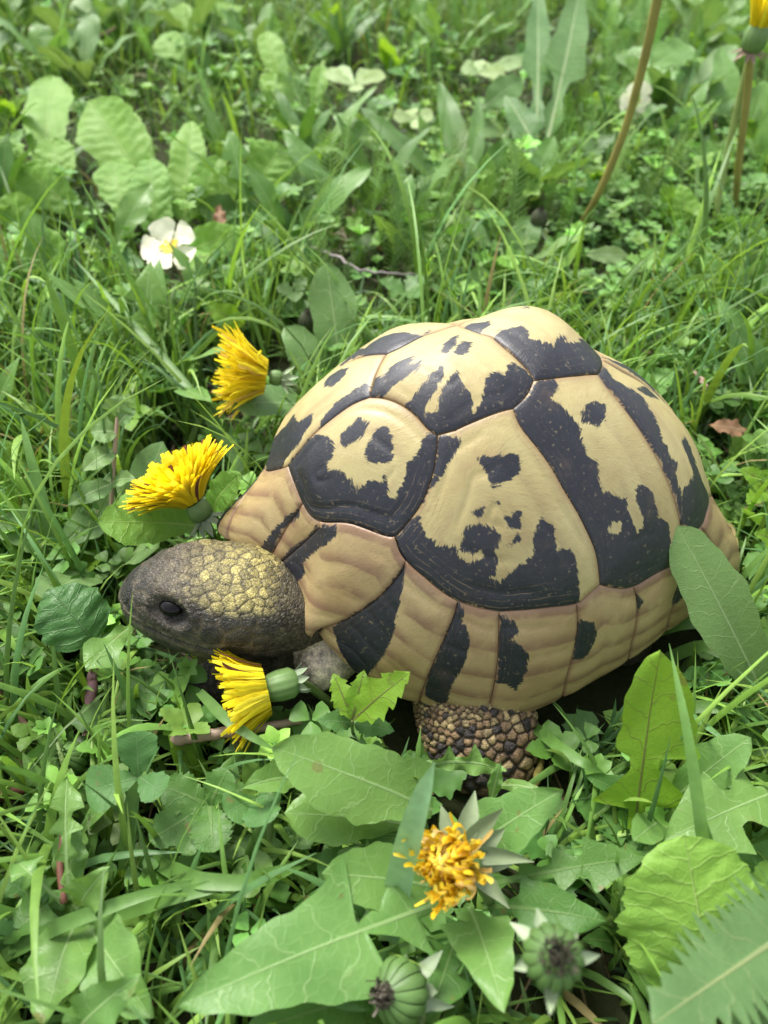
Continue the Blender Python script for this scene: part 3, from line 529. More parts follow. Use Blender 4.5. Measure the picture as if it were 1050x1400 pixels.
# pigment
pig = np.tile(A_([.055, .048, .035]), (nv, 1))
nz0 = fbm(X, 1.1, 8)
yw = sstep(.34, .66, hs_)*sstep(math.radians(36), math.radians(54), ang+.12*nz0)*(ang < math.radians(200))*(1-.75*sstep(.86, 1., hs_))
nz = fbm(X, 1.3, 4)
grey, tanc, yelc = A_([.030, .028, .026]), A_([.098, .084, .056]), A_([.30, .265, .095])
k1 = np.clip(sstep(.16, .42, hs_)*sstep(math.radians(36), math.radians(62), ang)+.25*nz, 0, 1)[:, None]
hc = grey*(1-k1)+tanc*k1
k2 = np.clip(yw*1.0+.35*nz*yw+(srnd[:, 0]-.5)*.6*yw, 0, 1)[:, None]; hc = hc*(1-k2)+yelc*k2
k3 = ((ang < math.radians(10)) & (ang > math.radians(-120)))*sstep(.25, .5, hs_)
jaw = A_([.085, .07, .038]); k3 = (k3*np.clip(.0+.5*nz+(srnd[:, 1]-.5)*.5+sstep(-.7, -1.2, hu)*.5, 0, 1))[:, None]; hc = hc*(1-k3)+jaw*k3
hc = hc*(.65+.6*srnd[:, :1])*(1+.35*fbm(X, 5.0, 2)[:, None]*.7)
dks = sstep(.0, .12, .17-hs_)[:, None]; hc = hc*(1-.45*dks)
gv = (1-sstep(.05, .20, e_))[:, None]*.92*(hs_ > .10)[:, None]; hc = hc*(1-gv)+np.where(((ang > math.radians(40)) & (hs_ > .4))[:, None], A_([.022, .018, .012]), A_([.075, .062, .042]))*gv
ty = hp(.70)+HS*1.9-HU*.35; tk = np.exp(-(np.linalg.norm(X-ty, axis=1)/.62)**4)[:, None]; hc = hc*(1-.7*tk)+A_([.02, .02, .021])*.7*tk
mk_ = (np.exp(-((hu-mth)/.075)**2)*(hs_ < .68)*(hs_ > .01))[:, None]; hc = hc*(1-.85*mk_)+A_([.008, .007, .006])*.85*mk_
lk_ = ((np.exp(-((hu-mth-.2)/.1)**2)+np.exp(-((hu-mth+.2)/.1)**2))*(hs_ < .66))[:, None]; hc = hc*(1-.55*lk_)+A_([.15, .13, .09])*(.6+.8*srnd[:, 2:3])*.55*lk_
de = np.linalg.norm(X-eye_c(1), axis=1); ek = np.exp(-(de/.5)**4)[:, None]; hc = hc*(1-.7*ek)+A_([.022, .022, .024])*.7*ek
pig = np.where(headm[:, None], hc, pig)
nkc = A_([.06, .052, .03])*(.6+.8*srnd[:, :1]); nkc = nkc*(.45+.55*sstep(.05, .25, e_))[:, None]; pig = np.where(neckm[:, None], nkc, pig); hb_ = (sstep(.84, .99, hs_)*headm)[:, None]; pig = pig*(1-.8*hb_)+nkc*.8*hb_
lt, br, dk_ = A_([.44, .34, .18]), A_([.24, .16, .09]), A_([.045, .04, .042])
r0 = srnd[:, 0][:, None]; mid = 1-np.clip(d1/np.maximum(sp*.55, .01), 0, 1)[:, None]
lc = np.where(r0 < .38, lt*.85, np.where(r0 < .80, br, dk_)); lc = np.where((r0 < .42) & (srnd[:, 1:2] < .3), lt*(1-.6*mid)+dk_*.6*mid, lc)
lc = np.where((lz[:, None] > 1.3) & (srnd[:, 2:3] < .45), dk_, lc)
gg = (1-sstep(.08, .3, e_))[:, None]; lc = lc*(1-gg)+A_([.05, .035, .024])*gg
pig = np.where(legm[:, None], lc*(.8+.35*srnd[:, 1:2]), pig)
fc = np.where(r0 < .3, br*.7, dk_)*(1-.7*gg)+A_([.02, .016, .012])*.7*gg; pig = np.where(footm[:, None], fc, pig)
pig = np.where(shm[:, None], A_([.60, .53, .43])*(1+.22*fbm(X, 2.2, 5))[:, None], pig)
a = bm_.attributes.new('pig', 'FLOAT_COLOR', 'POINT'); a.data.foreach_set('color', np.concatenate([pig, np.ones((nv, 1))], 1).astype(np.float32).ravel())
bm_.polygons.foreach_set('use_smooth', np.ones(len(bm_.polygons), dtype=bool))
t = NT('tortoise_skin'); co_ = t.n('TexCoord').outputs['Object']; n1 = t.noise(co_, 900, 3); n2 = t.noise(co_, 2600, 2)
n3 = t.noise(co_, 330, 4, .7); vc = t.n('TexVoronoi', {'Vector': co_, 'Scale': 900}, feature='DISTANCE_TO_EDGE').outputs['Distance']
c = t.mix(1.0, t.attr('pig').outputs['Color'], t.mix(t.ss(.25, .75, n3), (.45, .44, .44), (1.9, 1.82, 1.65)), 'MULTIPLY')
c = t.mix(t.math('MULTIPLY', t.math('SUBTRACT', 1.0, t.ss(.0, .08, vc)), .25), c, (.12, .10, .07))
b = t.n('BsdfPrincipled', {'Base Color': c, 'Roughness': t.math('ADD', .26, t.math('MULTIPLY', n1, .26)), 'Specular IOR Level': .5, 'Normal': t.bump(t.math('ADD', t.math('ADD', n1, n2), t.math('MULTIPLY', t.ss(.0, .15, vc), .8)), .9, .0003)})
bm_.materials.clear(); bm_.materials.append(t.done(b.outputs[0])); bm_.name = 'body'
obj('body', bm_, tort)
# eyes and claws
M_EYE = simple('eye_black', (.005, .004, .004), .07, .3, 300, .0, .22)
M_CLAW = simple('claw_horn', (.05, .04, .032), .35, .4, 500)
for sd in (1, -1):
    u = np.linspace(-np.pi/2, np.pi/2, 14); c = eye_c(sd)-HS*sd*.31-HU*.06
    R_ = loft([(c+HF*.46*math.sin(x), HS, HU, .42*math.cos(x)+1e-3, .29*math.cos(x)+1e-3, .29*math.cos(x)+1e-3) for x in u], 24, 2.0)
    obj('eye', mesh('eye', R_[0], R_[1], M_EYE), tort)
for k, (ox, oy) in enumerate(((-.55, .15), (-.5, -.25), (-.2, -.55), (.2, -.65))):
    b0 = FT+A_([ox, oy, -.30]); dr = unit(A_([ox, oy*1.1, -.35])); P = [b0-dr*.2, b0+dr*.25, b0+dr*.55+A_([0, 0, -.06]), b0+dr*.85+A_([0, 0, -.2])]
    v, f = tube(curve(P, 7), iv([.2, .19, .13, .02], 7), 10); obj('claw', mesh('claw', v, tri(f), M_CLAW), tort)
for k in range(4):
    b0 = LEGF+A_([-.5+.45*k, -.45, -.75]); dr = unit(A_([.05*(k-1.5), -.55, -.4])); P = [b0-dr*.2, b0+dr*.25, b0+dr*.55, b0+dr*.8+A_([0, 0, -.1])]
    v, f = tube(curve(P, 7), iv([.2, .19, .13, .02], 7), 10); obj('claw', mesh('claw', v, tri(f), M_CLAW), tort)
# ================================================================== ground
M_SOIL = simple('damp_soil', (.035, .028, .018), .9, .5, 90, .6, .2)
gx, gy = np.meshgrid(np.concatenate([[-9000, -3000, -900, -300], np.linspace(-110, 110, 90), [300, 900, 3000, 9000]]), np.concatenate([[-3000, -900, -200], np.linspace(-40, 200, 100), [320, 600, 1500, 4000, 12000]]), indexing='ij')
gz = GZ+.25*fbm(np.stack([gx.ravel(), gy.ravel(), 0*gx.ravel()], 1), .35, 2)-.3
t = NT('lawn_ground'); co_ = t.n('TexCoord').outputs['Object']; r_ = t.n('VectorMath', {0: co_}, operation='LENGTH').outputs['Value']
c = t.mix(t.ss(1.2, 3.0, r_), t.mix(t.noise(co_, 120, 4), (.018, .026, .009), (.045, .05, .022)), t.mix(t.noise(co_, 25, 4), (.05, .10, .025), (.09, .17, .045)))
o = obj('soil', mesh('soil', np.stack([gx.ravel(), gy.ravel(), gz], 1), gridfaces(*gx.shape), t.done(t.n('BsdfPrincipled', {'Base Color': c, 'Roughness': .95, 'Specular IOR Level': .1, 'Normal': t.bump(t.noise(co_, 200, 4), .8, .003)}).outputs[0])))
o['kind'] = 'structure'
# ---- where plants must keep out
def in_tort(P, pad=.0):
    P = np.asarray(P); dx, dy = P[..., 0]-DP[0], P[..., 1]-DP[1]; c, s = math.cos(DP[2]), math.sin(DP[2])
    lx, ly = dx*c+dy*s, -dx*s+dy*c
    rho = np.sqrt((lx/np.where(lx > 0, 9.4+pad, 11.0+pad))**2+(ly/(8.1+pad))**2)
    shell = (rho < 1) & (P[..., 2] < .8+10*np.sqrt(np.clip(1-rho**2.4, 0, 1)))
    def cap(a, b, r):
        w = b-a; t = np.clip(((P-a) @ w)/(w @ w), 0, 1); return np.linalg.norm(P-a-t[..., None]*w, axis=-1) < r
    return shell | cap(HN, HB, 2.3) | cap(HN+HF*-1, HN+HF*-1.2, 2.0) | cap(LEG0+A_([0, 1.5, .7]), LEGF, 2.2) | cap(FT, FT+A_([2, .8, .3]), 1.1)
SIL = A_([(275,745),(289,724),(317,689),(353,640),(386,579),(439,514),(523,461),(603,438),(643,437),(696,419),(746,429),(791,459),(849,497),(906,541),(955,613),(986,690),(1013,738),(1015,770),(965,835),(901,872),(806,930),(725,966),(639,970),(549,950),(494,924),(440,895),(420,890),(300,900),(215,885),(180,845),(174,805),(215,765),(262,750)], float)
QUIET = [(240,650,66),(335,505,62),(325,955,62),(375,935,50),(620,1185,85),(690,1170,50),(770,1310,80),(655,1015,78),(230,335,48),(440,910,40),(485,108,42),(668,95,48),(565,160,30),(735,300,38),(422,440,30),(495,362,40),(540,372,30),(990,587,32),(830,347,36),(60,165,40),(165,200,60),(375,215,40),(735,50,45),(775,50,45),(745,165,35),(985,120,35),(165,260,40)]
SOFT = [(95,840,55),(205,725,60),(470,1045,85),(430,1100,50),(500,1190,65),(400,1290,90),(300,1340,80),(860,990,75),(860,1060,60),(990,830,60),(940,1215,95),(975,1320,90),(180,200,75),(510,945,55),(165,1290,60),(265,1105,60),(215,1050,55),(545,1355,55),(1000,1120,60),(755,1130,50),(120,1290,85),(100,1150,55),(60,1240,50),(350,1105,40),(740,100,65),(870,1080,55),(50,1010,45)]
def keep_view(P, deep=True):
    """plants do not grow between the viewer's side and the animal or the flowers: True where free"""
    p, z = proj(P); p2 = p.reshape(-1, 2); zz = z.reshape(-1)
    b = inside((p2-[650, 690])*1.025+[650, 690], SIL) & (P.reshape(-1, 3)[:, 1] < 21)
    for x, y, r in QUIET: b |= ((p2[:, 0]-x)**2+(p2[:, 1]-y)**2 < r*r) & (P.reshape(-1, 3)[:, 2] > -.35)
    return ~b.reshape(z.shape)
def soft_hit(P):
    p, z = proj(P); p2 = p.reshape(-1, 2); b = np.zeros(len(p2), bool)
    for x, y, r in SOFT: b |= ((p2[:, 0]-x)**2+(p2[:, 1]-y)**2 < r*r) & (P.reshape(-1, 3)[:, 2] > 1.2)
    return b.reshape(z.shape)
# ================================================================== leaf materials
def leaf_mat(name, c1, c2, vein, freq=1.6, slope=.9, trans=.32, rough=.42, midw=.07, veinw=.88, net=1.5, bumpk=.5, spec=.32, vmix=.42, puff=0.0):
    t = NT(name); at_ = t.attr('leaf').outputs['Vector']; sx = t.n('SeparateXYZ', {0: at_}); x, y, u = sx.outputs[0], sx.outputs[1], sx.outputs[2]
    co = t.n('TexCoord').outputs['Object']; rnd = t.n('ObjectInfo').outputs['Random']
    wob = t.noise(at_, 1.3, 2); ay = t.math('ABSOLUTE', y)
    ph = t.math('ADD', t.math('MULTIPLY', t.math('SUBTRACT', x, t.math('MULTIPLY', ay, slope)), freq), t.math('MULTIPLY', wob, 1.1))
    ph = t.math('ADD', ph, t.math('MULTIPLY', t.math('SIGN', y), .23))
    tri_ = t.math('MULTIPLY', t.math('ABSOLUTE', t.math('SUBTRACT', t.math('FRACT', ph), .5)), 2.0)
    vn = t.ss(veinw, 1.0, tri_)
    mw = t.math('MULTIPLY', t.math('SUBTRACT', 1.12, u), midw); mid = t.math('SUBTRACT', 1.0, t.ss(.55, 1.1, t.math('DIVIDE', ay, mw)))
    nt_ = t.n('TexVoronoi', {'Vector': at_, 'Scale': 3.4*net}, feature='DISTANCE_TO_EDGE').outputs['Distance']; nv_ = t.math('SUBTRACT', 1.0, t.ss(.0, .11, nt_))
    nz = t.noise(co, 70, 3); n2 = t.noise(co, 700, 3)
    c = t.mix(t.ss(.3, .7, nz), c1, c2)
    c = t.mix(t.math('MULTIPLY', rnd, .45), c, tuple(A_(c1)*A_([1.25, 1.05, .8])))
    c = t.mix(t.math('MULTIPLY', n2, .22), c, tuple(A_(c2)*.55))
    c = t.mix(t.math('MULTIPLY', nv_, .09), c, vein); c = t.mix(t.math('MULTIPLY', vn, vmix), c, vein); c = t.mix(t.math('MULTIPLY', mid, .85), c, vein)
    c = t.mix(1.0, c, (.92, .96, .84), 'MULTIPLY')
    spt = t.math('MULTIPLY', t.ss(.69, .73, t.noise(co, 210, 1, .5)), t.ss(.48, .6, t.noise(co, 38, 2))); c = t.mix(t.math('MULTIPLY', spt, .55), c, (.19, .13, .05))
    h = t.math('ADD', t.math('MULTIPLY', n2, .35), t.math('MULTIPLY', vn, -.26)); h = t.math('ADD', h, t.math('MULTIPLY', nv_, -.13)); h = t.math('ADD', h, t.math('MULTIPLY', mid, -.6))
    N_ = t.bump(h, bumpk, .0006)
    b = t.n('BsdfPrincipled', {'Base Color': c, 'Roughness': t.math('ADD', rough, t.math('MULTIPLY', t.math('SUBTRACT', nz, .4), .35)), 'Specular IOR Level': spec, 'Normal': N_})
    tc = t.mix(1.0, c, (1.15, 1.1, .55), 'MULTIPLY')
    tr = t.n('BsdfTranslucent', {'Color': tc, 'Normal': N_})
    return t.done(t.n('MixShader', {0: trans, 1: b.outputs[0], 2: tr.outputs[0]}).outputs[0])
def tint_leaf(name, trans=.3, rough=.45, spec=.4, streak=0.0):
    t = NT(name); co = t.n('TexCoord').outputs['Object']; nz = t.noise(co, 260, 3)
    c = t.mix(1.0, t.attr('tint').outputs['Color'], t.mix(nz, (.63, .67, .58), (1.2, 1.22, 1.1)), 'MULTIPLY')
    b = t.n('BsdfPrincipled', {'Base Color': c, 'Roughness': rough, 'Specular IOR Level': spec, 'Normal': t.bump(nz, .3, .0004)})
    tr = t.n('BsdfTranslucent', {'Color': t.mix(1.0, c, (1.15, 1.1, .5), 'MULTIPLY')})
    return t.done(t.n('MixShader', {0: trans, 1: b.outputs[0], 2: tr.outputs[0]}).outputs[0])
M_DAND = leaf_mat('dandelion_leaf_green', (.18, .34, .10), (.135, .28, .075), (.31, .45, .20), .95, .55, .32, .36, .06, .9, .8)
M_DARKL = leaf_mat('deep_green_leaf', (.10, .225, .05), (.075, .18, .042), (.15, .25, .08), 1.6, .6, .3, .42)
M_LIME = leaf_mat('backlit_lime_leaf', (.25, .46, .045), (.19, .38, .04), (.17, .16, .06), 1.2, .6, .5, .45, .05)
M_BLUE = leaf_mat('bluish_leaf', (.185, .32, .125), (.145, .27, .10), (.34, .45, .24), 1.1, .7, .3, .5, .06, .92, 1.2)
M_PRIM = leaf_mat('primrose_leaf', (.235, .44, .085), (.17, .36, .065), (.33, .48, .14), 1.9, .35, .36, .5, .08, .8, 1.0, .8)
M_PALE = leaf_mat('pale_green_leaf', (.40, .54, .28), (.33, .47, .23), (.50, .60, .38), 2., .6, .3, .55)
M_CLOV = leaf_mat('clover_green', (.10, .235, .065), (.075, .19, .055), (.15, .26, .11), 4.5, .5, .3, .5, .03, .85, 2)
M_ROUND = leaf_mat('crinkled_green', (.08, .20, .055), (.055, .15, .04), (.10, .19, .07), 2.0, .5, .28, .4, .05, .85, 1.4, 1.0)
M_GRASS = tint_leaf('grass_blade'); M_HERB = tint_leaf('small_herb_leaf', .3, .5, .35)
M_STEMG = simple('stem_green', (.13, .20, .055), .45, .3, 120, .2); M_STEMR = simple('stem_red', (.20, .085, .06), .45, .45, 90, .3); M_STEMB = simple('stem_bronze', (.27, .235, .065), .45, .5, 60, .3)
M_STEMP = simple('stem_pink', (.38, .27, .20), .4, .3, 80, .2)
# ================================================================== leaf geometry
PROF = dict(
 ovate=[(0, .03), (.06, .25), (.2, .72), (.4, 1), (.6, .92), (.8, .6), (.92, .28), (1, 0)],
 spat=[(0, .14), (.15, .2), (.32, .5), (.55, .9), (.72, 1), (.86, .82), (.95, .45), (1, 0)],
 lance=[(0, .25), (.2, .6), (.45, 1), (.7, .8), (.9, .35), (1, 0)],
 round=[(0, .2), (.05, .6), (.15, .88), (.35, 1), (.6, 1), (.8, .8), (.92, .5), (.98, .22), (1, 0)],
 blade=[(0, .7), (.3, 1), (.65, .85), (.88, .42), (1, 0)],
 dand=[(0, .10), (.10, .12), (.15, .42), (.22, .14), (.29, .16), (.34, .68), (.43, .20), (.50, .26), (.55, .95), (.64, .34), (.69, .42), (.73, 1.0), (.84, .66), (.94, .3), (1, 0)],
 dandb=[(0, .12), (.12, .15), (.2, .5), (.28, .22), (.38, .35), (.44, 1.0), (.56, .85), (.75, .66), (.9, .36), (.97, .15), (1, 0)],
 heart=[(0, .08), (.25, .45), (.6, .95), (.82, 1.0), (.94, .75), (1, .32)],
 entire=[(0, .2), (.1, .3), (.25, .62), (.45, .95), (.65, 1.0), (.82, .75), (.93, .42), (1, 0)])
_ls = [0]
def leaf_geo(base, tip, hw, prof='ovate', profR=None, n=26, m=8, bend=0.0, side=0.0, hint=None, roll=0.0, twist=0.0, fold=.12, curl=0.0, wave=.06, waves=3.0, crinkle=0.0, cfreq=1.9, teeth=0, tamp=.1, shear=0.0, droop=0.0):
    _ls[0] += 1; sd = _ls[0]*1.37
    base, tip = A_(base, float), A_(tip, float); ax = tip-base; L = np.linalg.norm(ax); T0 = ax/L
    if hint is None: hint = unit(CAM-(base+tip)/2)*.6+A_([0, 0, .7])
    N0 = unit(A_(hint)-T0*(A_(hint) @ T0)); B0 = np.cross(N0, T0)
    u = np.linspace(0, 1, n+1); c = (base+tip)/2+N0*bend*2+B0*side*2
    S_ = (1-u)[:, None]**2*base+2*(u*(1-u))[:, None]*c+(u*u)[:, None]*tip
    S_ = S_-A_([0, 0, 1])*(droop*u**3)[:, None]
    T = unit(np.gradient(S_, axis=0)); N = unit(N0-T*(T @ N0)[:, None]); B = np.cross(N, T)
    r = roll+twist*u; cr, sr = np.cos(r)[:, None], np.sin(r)[:, None]; B, N = B*cr+N*sr, N*cr-B*sr
    pl = PROF[prof] if isinstance(prof, str) else prof; pr = pl if profR is None else (PROF[profR] if isinstance(profR, str) else profR)
    wl, wr = (np.interp(u, [p[0] for p in q], [p[1] for p in q])*hw for q in (pl, pr))
    jit = 1+.05*np.sin(u*23+sd)+.03*np.sin(u*51+sd*2)
    wl, wr = wl*jit, wr*(1+.05*np.sin(u*19+sd*3)+.03*np.sin(u*47+sd))
    if teeth:
        saw = 1-(u*teeth) % 1.0; wl = wl*(1-tamp+tamp*2*saw*(u < .97)); wr = wr*(1-tamp+tamp*2*((saw+.3) % 1)*(u < .97))
    v = np.linspace(-1, 1, 2*m+1); v = np.sign(v)*np.abs(v)**.9
    y = np.where(v[None] < 0, v[None]*wr[:, None], v[None]*wl[:, None]); av = np.abs(v)[None]
    xs = -shear*np.abs(y)
    xc = (u*L)[:, None]+xs
    z = fold*np.abs(y)-curl*y*y/max(hw, .1)+wave*hw*av**2*np.sin(u[:, None]*waves*6.28+sd+(v[None] > 0)*1.7)+.02*hw*np.sin(u[:, None]*11+y*4/max(hw, .2)+sd)
    if crinkle:
        ph = (xc-np.abs(y)*.35)*cfreq+.23*np.sign(y)+.12*np.sin(y*5+xc*2+sd); z = z+crinkle*hw*(np.abs(np.sin(np.pi*ph))**.7-.5)*np.clip(av*3, 0, 1)*np.clip((1-av)*4+.08, 0, 1)
        z = z+crinkle*.35*hw*np.sin(xc*9+sd)*np.sin(y*9)*av
    V = S_[:, None]+T[:, None]*xs[..., None]+B[:, None]*y[..., None]+N[:, None]*z[..., None]
    at_ = np.stack([xc, y, np.broadcast_to(u[:, None], y.shape)], -1)
    return V.reshape(-1, 3), gridfaces(n+1, 2*m+1), at_.reshape(-1, 3)
def leaf(parent, name, mat, *a, label=None, **k):
    V, F, at_ = leaf_geo(*a, **k); me = mesh(name, V, F, mat, attrs={'leaf': ('FLOAT_VECTOR', at_)})
    o = obj(name, me, parent)
    if label: o['label'] = label
    return o
def L3(bx, by, bz, tx, ty, tz, hwpx):
    b, t_ = at(bx, by, bz), at(tx, ty, tz); return b, t_, hwpx/pxcm((b+t_)/2)
# ================================================================== ground cover and grass
def blades(N, xy, length, width, lean, curv, az, tint, segs=6, zb=None, fold=True):
    s = np.linspace(0, 1, segs+1); a = lean[:, None]+curv[:, None]*s[None]**1.3; ds = length[:, None]/segs
    dx = np.cumsum(np.concatenate([np.zeros((N, 1)), np.sin(a[:, :-1])*ds], 1), 1); dz = np.cumsum(np.concatenate([np.zeros((N, 1)), np.cos(a[:, :-1])*ds], 1), 1)
    H_ = np.stack([np.cos(az), np.sin(az)], 1); P = np.empty((N, segs+1, 3))
    sw = rng.normal(0, .06, N)[:, None]*(s[None]**2)*length[:, None]; pp = np.stack([-H_[:, 1], H_[:, 0]], 1)
    P[..., :2] = xy[:, None]+H_[:, None]*dx[..., None]+pp[:, None]*sw[..., None]; P[..., 2] = (GZ-.2 if zb is None else zb[:, None])+dz
    return P, a, pp, s
def blade_mesh(P, pp, s, width, tint, twist=None):
    N, k, _ = P.shape; w = width[:, None]*.5*np.interp(s, [0, .15, .5, .8, 1], [.75, 1, .9, .55, .03])[None]
    tw = (rng.normal(0, .5, N) if twist is None else twist)[:, None]*1.0+rng.normal(0, .6, N)[:, None]*s[None]
    side = pp[:, None]*np.cos(tw)[..., None]; S3 = np.concatenate([side, np.sin(tw)[..., None]*.8], -1); S3 = unit(S3)
    T = unit(np.gradient(P, axis=1)); Nn = np.cross(S3, T)
    A0 = P-S3*w[..., None]; C0 = P+S3*w[..., None]; B0 = P-Nn*(w*.35)[..., None]
    V = np.stack([A0, B0, C0], 2).reshape(-1, 3)
    f = gridfaces(k, 3); F = (f[None]+(np.arange(N)*k*3)[:, None, None]).reshape(-1, 4)
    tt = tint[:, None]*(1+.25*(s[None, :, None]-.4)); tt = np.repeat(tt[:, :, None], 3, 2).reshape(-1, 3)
    return V, F, None, tt
GR = A_([(.135, .255, .055), (.18, .32, .06), (.11, .215, .05), (.23, .37, .075), (.115, .245, .085)])
def grass(N, y0, y1, lm, wm, segs, leanm=.35, curvm=.9, xr=None, tall=1.0, tintk=1.0):
    y = y0+(y1-y0)*rng.random(N)**(.75 if y0 < 10 else .62); hwid = 15+.56*np.clip(y, 0, 400)
    x = (rng.random(N)*2-1)*hwid
    if xr is not None: x = xr[0]+(xr[1]-xr[0])*rng.random(N)
    # tufts: pull blades together
    cx = np.round(x/2.3)*2.3+np.sin(np.round(y/2.3)*12.9)*1.1; cy = np.round(y/2.3)*2.3+np.sin(np.round(x/2.3)*7.7)*1.1; k = rng.random(N)*.75
    x = x*(1-k)+cx*k; y = y*(1-k)+cy*k
    ln = lm*np.exp(rng.normal(0, .38, N)); wd = wm*np.exp(rng.normal(0, .3, N))
    lean = np.abs(rng.normal(0, leanm, N)); cv = np.abs(rng.normal(curvm, .5, N)); az = rng.random(N)*6.283
    tint = GR[rng.integers(0, len(GR), N)]*np.exp(rng.normal(0, .22, (N, 1)))*tintk
    dry = rng.random(N) < .025; tint[dry] = A_([.30, .24, .11])
    P, a, pp, s = blades(N, np.stack([x, y], 1), ln, wd, lean, cv, az, tint, segs)
    P[..., 2] = np.maximum(P[..., 2], GZ-.3)
    ok = ~in_tort(P).any(1) & keep_view(P).all(1) & (~soft_hit(P).any(1) | (rng.random(N) < .10))
    return blade_mesh(P[ok], pp[ok], s, wd[ok], tint[ok])
print('grass...')
G1 = [grass(11000, 1, 46, 4.8, .23, 7), grass(8000, 1, 46, 2.8, .19, 5, .5, 1.2, tintk=.8), grass(600, 2, 46, 7.5, .34, 9, .45, 1.1), grass(9000, 1, 60, 1.35, .19, 4, .6, .9, tintk=.8)]
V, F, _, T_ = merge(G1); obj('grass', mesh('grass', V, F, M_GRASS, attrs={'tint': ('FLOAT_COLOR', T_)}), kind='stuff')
G2 = [grass(15000, 44, 190, 3.4, .25, 5, .4, .8), grass(900, 44, 190, 7.0, .34, 7, .3, .7), grass(9000, 40, 130, 1.9, .24, 4, .7, .9, tintk=.75)]
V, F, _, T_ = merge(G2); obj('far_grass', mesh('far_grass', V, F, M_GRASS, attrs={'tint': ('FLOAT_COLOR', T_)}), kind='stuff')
def scatter(tmpl, N, pos, scale, az, tilt, tiltaz, tint):
    V0, F0 = tmpl; ca, sa = np.cos(az), np.sin(az); X = V0[None]*scale[:, None, None]
    x = X[..., 0]*ca[:, None]-X[..., 1]*sa[:, None]; y = X[..., 0]*sa[:, None]+X[..., 1]*ca[:, None]; z = X[..., 2]
    k = np.stack([np.cos(tiltaz), np.sin(tiltaz)], 1); d = x*k[:, :1]+y*k[:, 1:]; ct, st = np.cos(tilt)[:, None], np.sin(tilt)[:, None]
    d2, z2 = d*ct-z*st, d*st+z*ct; x = x+(d2-d)*k[:, :1]; y = y+(d2-d)*k[:, 1:]
    V = np.stack([x, y, z2], -1)+pos[:, None]
    F = (F0[None]+(np.arange(N)*len(V0))[:, None, None]).reshape(-1, 4)
    return V.reshape(-1, 3), F, None, np.repeat(tint, len(V0), 0)
def spots(N, y0, y1, x0=None, x1=None, zlo=-1.2, zhi=1.8, fn=None, hgt=0):
    y = y0+(y1-y0)*rng.random(N)**.7; x = (rng.random(N)*2-1)*(15+.56*y) if x0 is None else x0+(x1-x0)*rng.random(N)
    P = np.stack([x, y, zlo+(zhi-zlo)*rng.random(N)], 1)
    ok = ~in_tort(P, .8) & keep_view(P) & ~(soft_hit(P) & (rng.random(N) < .9))
    if fn is not None: ok &= fn(P)
    if hgt: ok &= keep_view(P+A_([0, 0, hgt])) & keep_view(P+A_([0, 0, hgt*.5]))
    return P[ok]
def herb_t(nl, L_, W_, el, prof='ovate', teeth=0, tamp=.15, n=6, m=2, fold=.2, start=0.05, stalk=0):
    ps = []
    for i in range(nl):
        a = 6.283*i/nl+.3*math.sin(i*5.1); e = el+.15*math.sin(i*3.3); d = A_([math.cos(a)*math.cos(e), math.sin(a)*math.cos(e), math.sin(e)])
        v, f, _ = leaf_geo(d*start, d*(start+L_), W_, prof, n=n, m=m, hint=(0, 0, 1), fold=fold, wave=.05, bend=.04, teeth=teeth, tamp=tamp); ps.append((v, f))
    if stalk: v, f = tube([(0, 0, -stalk), (0.05, 0, -stalk*.4), (0, 0, 0)], .03, 4, False); ps.append((v, f))
    V, F, _, _ = merge(ps); return V, F
def tints(N, base, var=.25): return A_(base)*np.exp(rng.normal(0, var, (N, 1)))*np.exp(rng.normal(0, .06, (N, 3)))
T_CLO = herb_t(3, .62, .36, .12, 'heart', n=6, m=3, fold=.25, stalk=2.0); T_SPE = herb_t(4, .75, .28, .35, 'ovate', 5, .12, n=10, m=2, stalk=1.5); T_CHK = herb_t(6, .55, .2, .5, 'ovate', stalk=1.2); T_PAR = herb_t(3, 1.1, .5, .3, 'ovate', 4, .25, n=14, m=3, stalk=2.)
def cover(name, tm, P, s0, s1, tint, tilt=.35):
    N = len(P); obj(name, mesh(name, *[x for x in scatter(tm, N, P, s0+(s1-s0)*rng.random(N), rng.random(N)*6.28, np.abs(rng.normal(0, tilt, N)), rng.random(N)*6.28, tint(N))][:2], M_HERB, attrs={'tint': ('FLOAT_COLOR', np.repeat(tint(N), len(tm[0]), 0))}), kind='stuff')
right = lambda P: (P[:, 0] > 3) | (rng.random(len(P)) < .3)
cover('clover_cover', T_CLO, np.concatenate([spots(1300, 8, 75, fn=right, zhi=1.4), spots(500, 22, 60, 12, 34, zhi=1.2), spots(350, 6, 24, zhi=1.0)]), .7, 1.25, lambda N: tints(N, (.125, .265, .06)))
cover('speedwell_cover', T_SPE, np.concatenate([spots(900, 20, 90, fn=right), spots(350, 6, 30, zhi=.8)]), .7, 1.5, lambda N: tints(N, (.18, .35, .065)))
cover('chickweed_cover', T_CHK, spots(1000, 8, 100, zhi=1.2), .7, 1.5, lambda N: tints(N, (.205, .385, .08)))
cover('parsley_cover', T_PAR, np.concatenate([spots(300, 25, 110, zhi=2.), spots(110, 5, 22, zlo=-1.2, zhi=.3)]), .7, 1.5, lambda N: tints(N, (.115, .245, .06)))
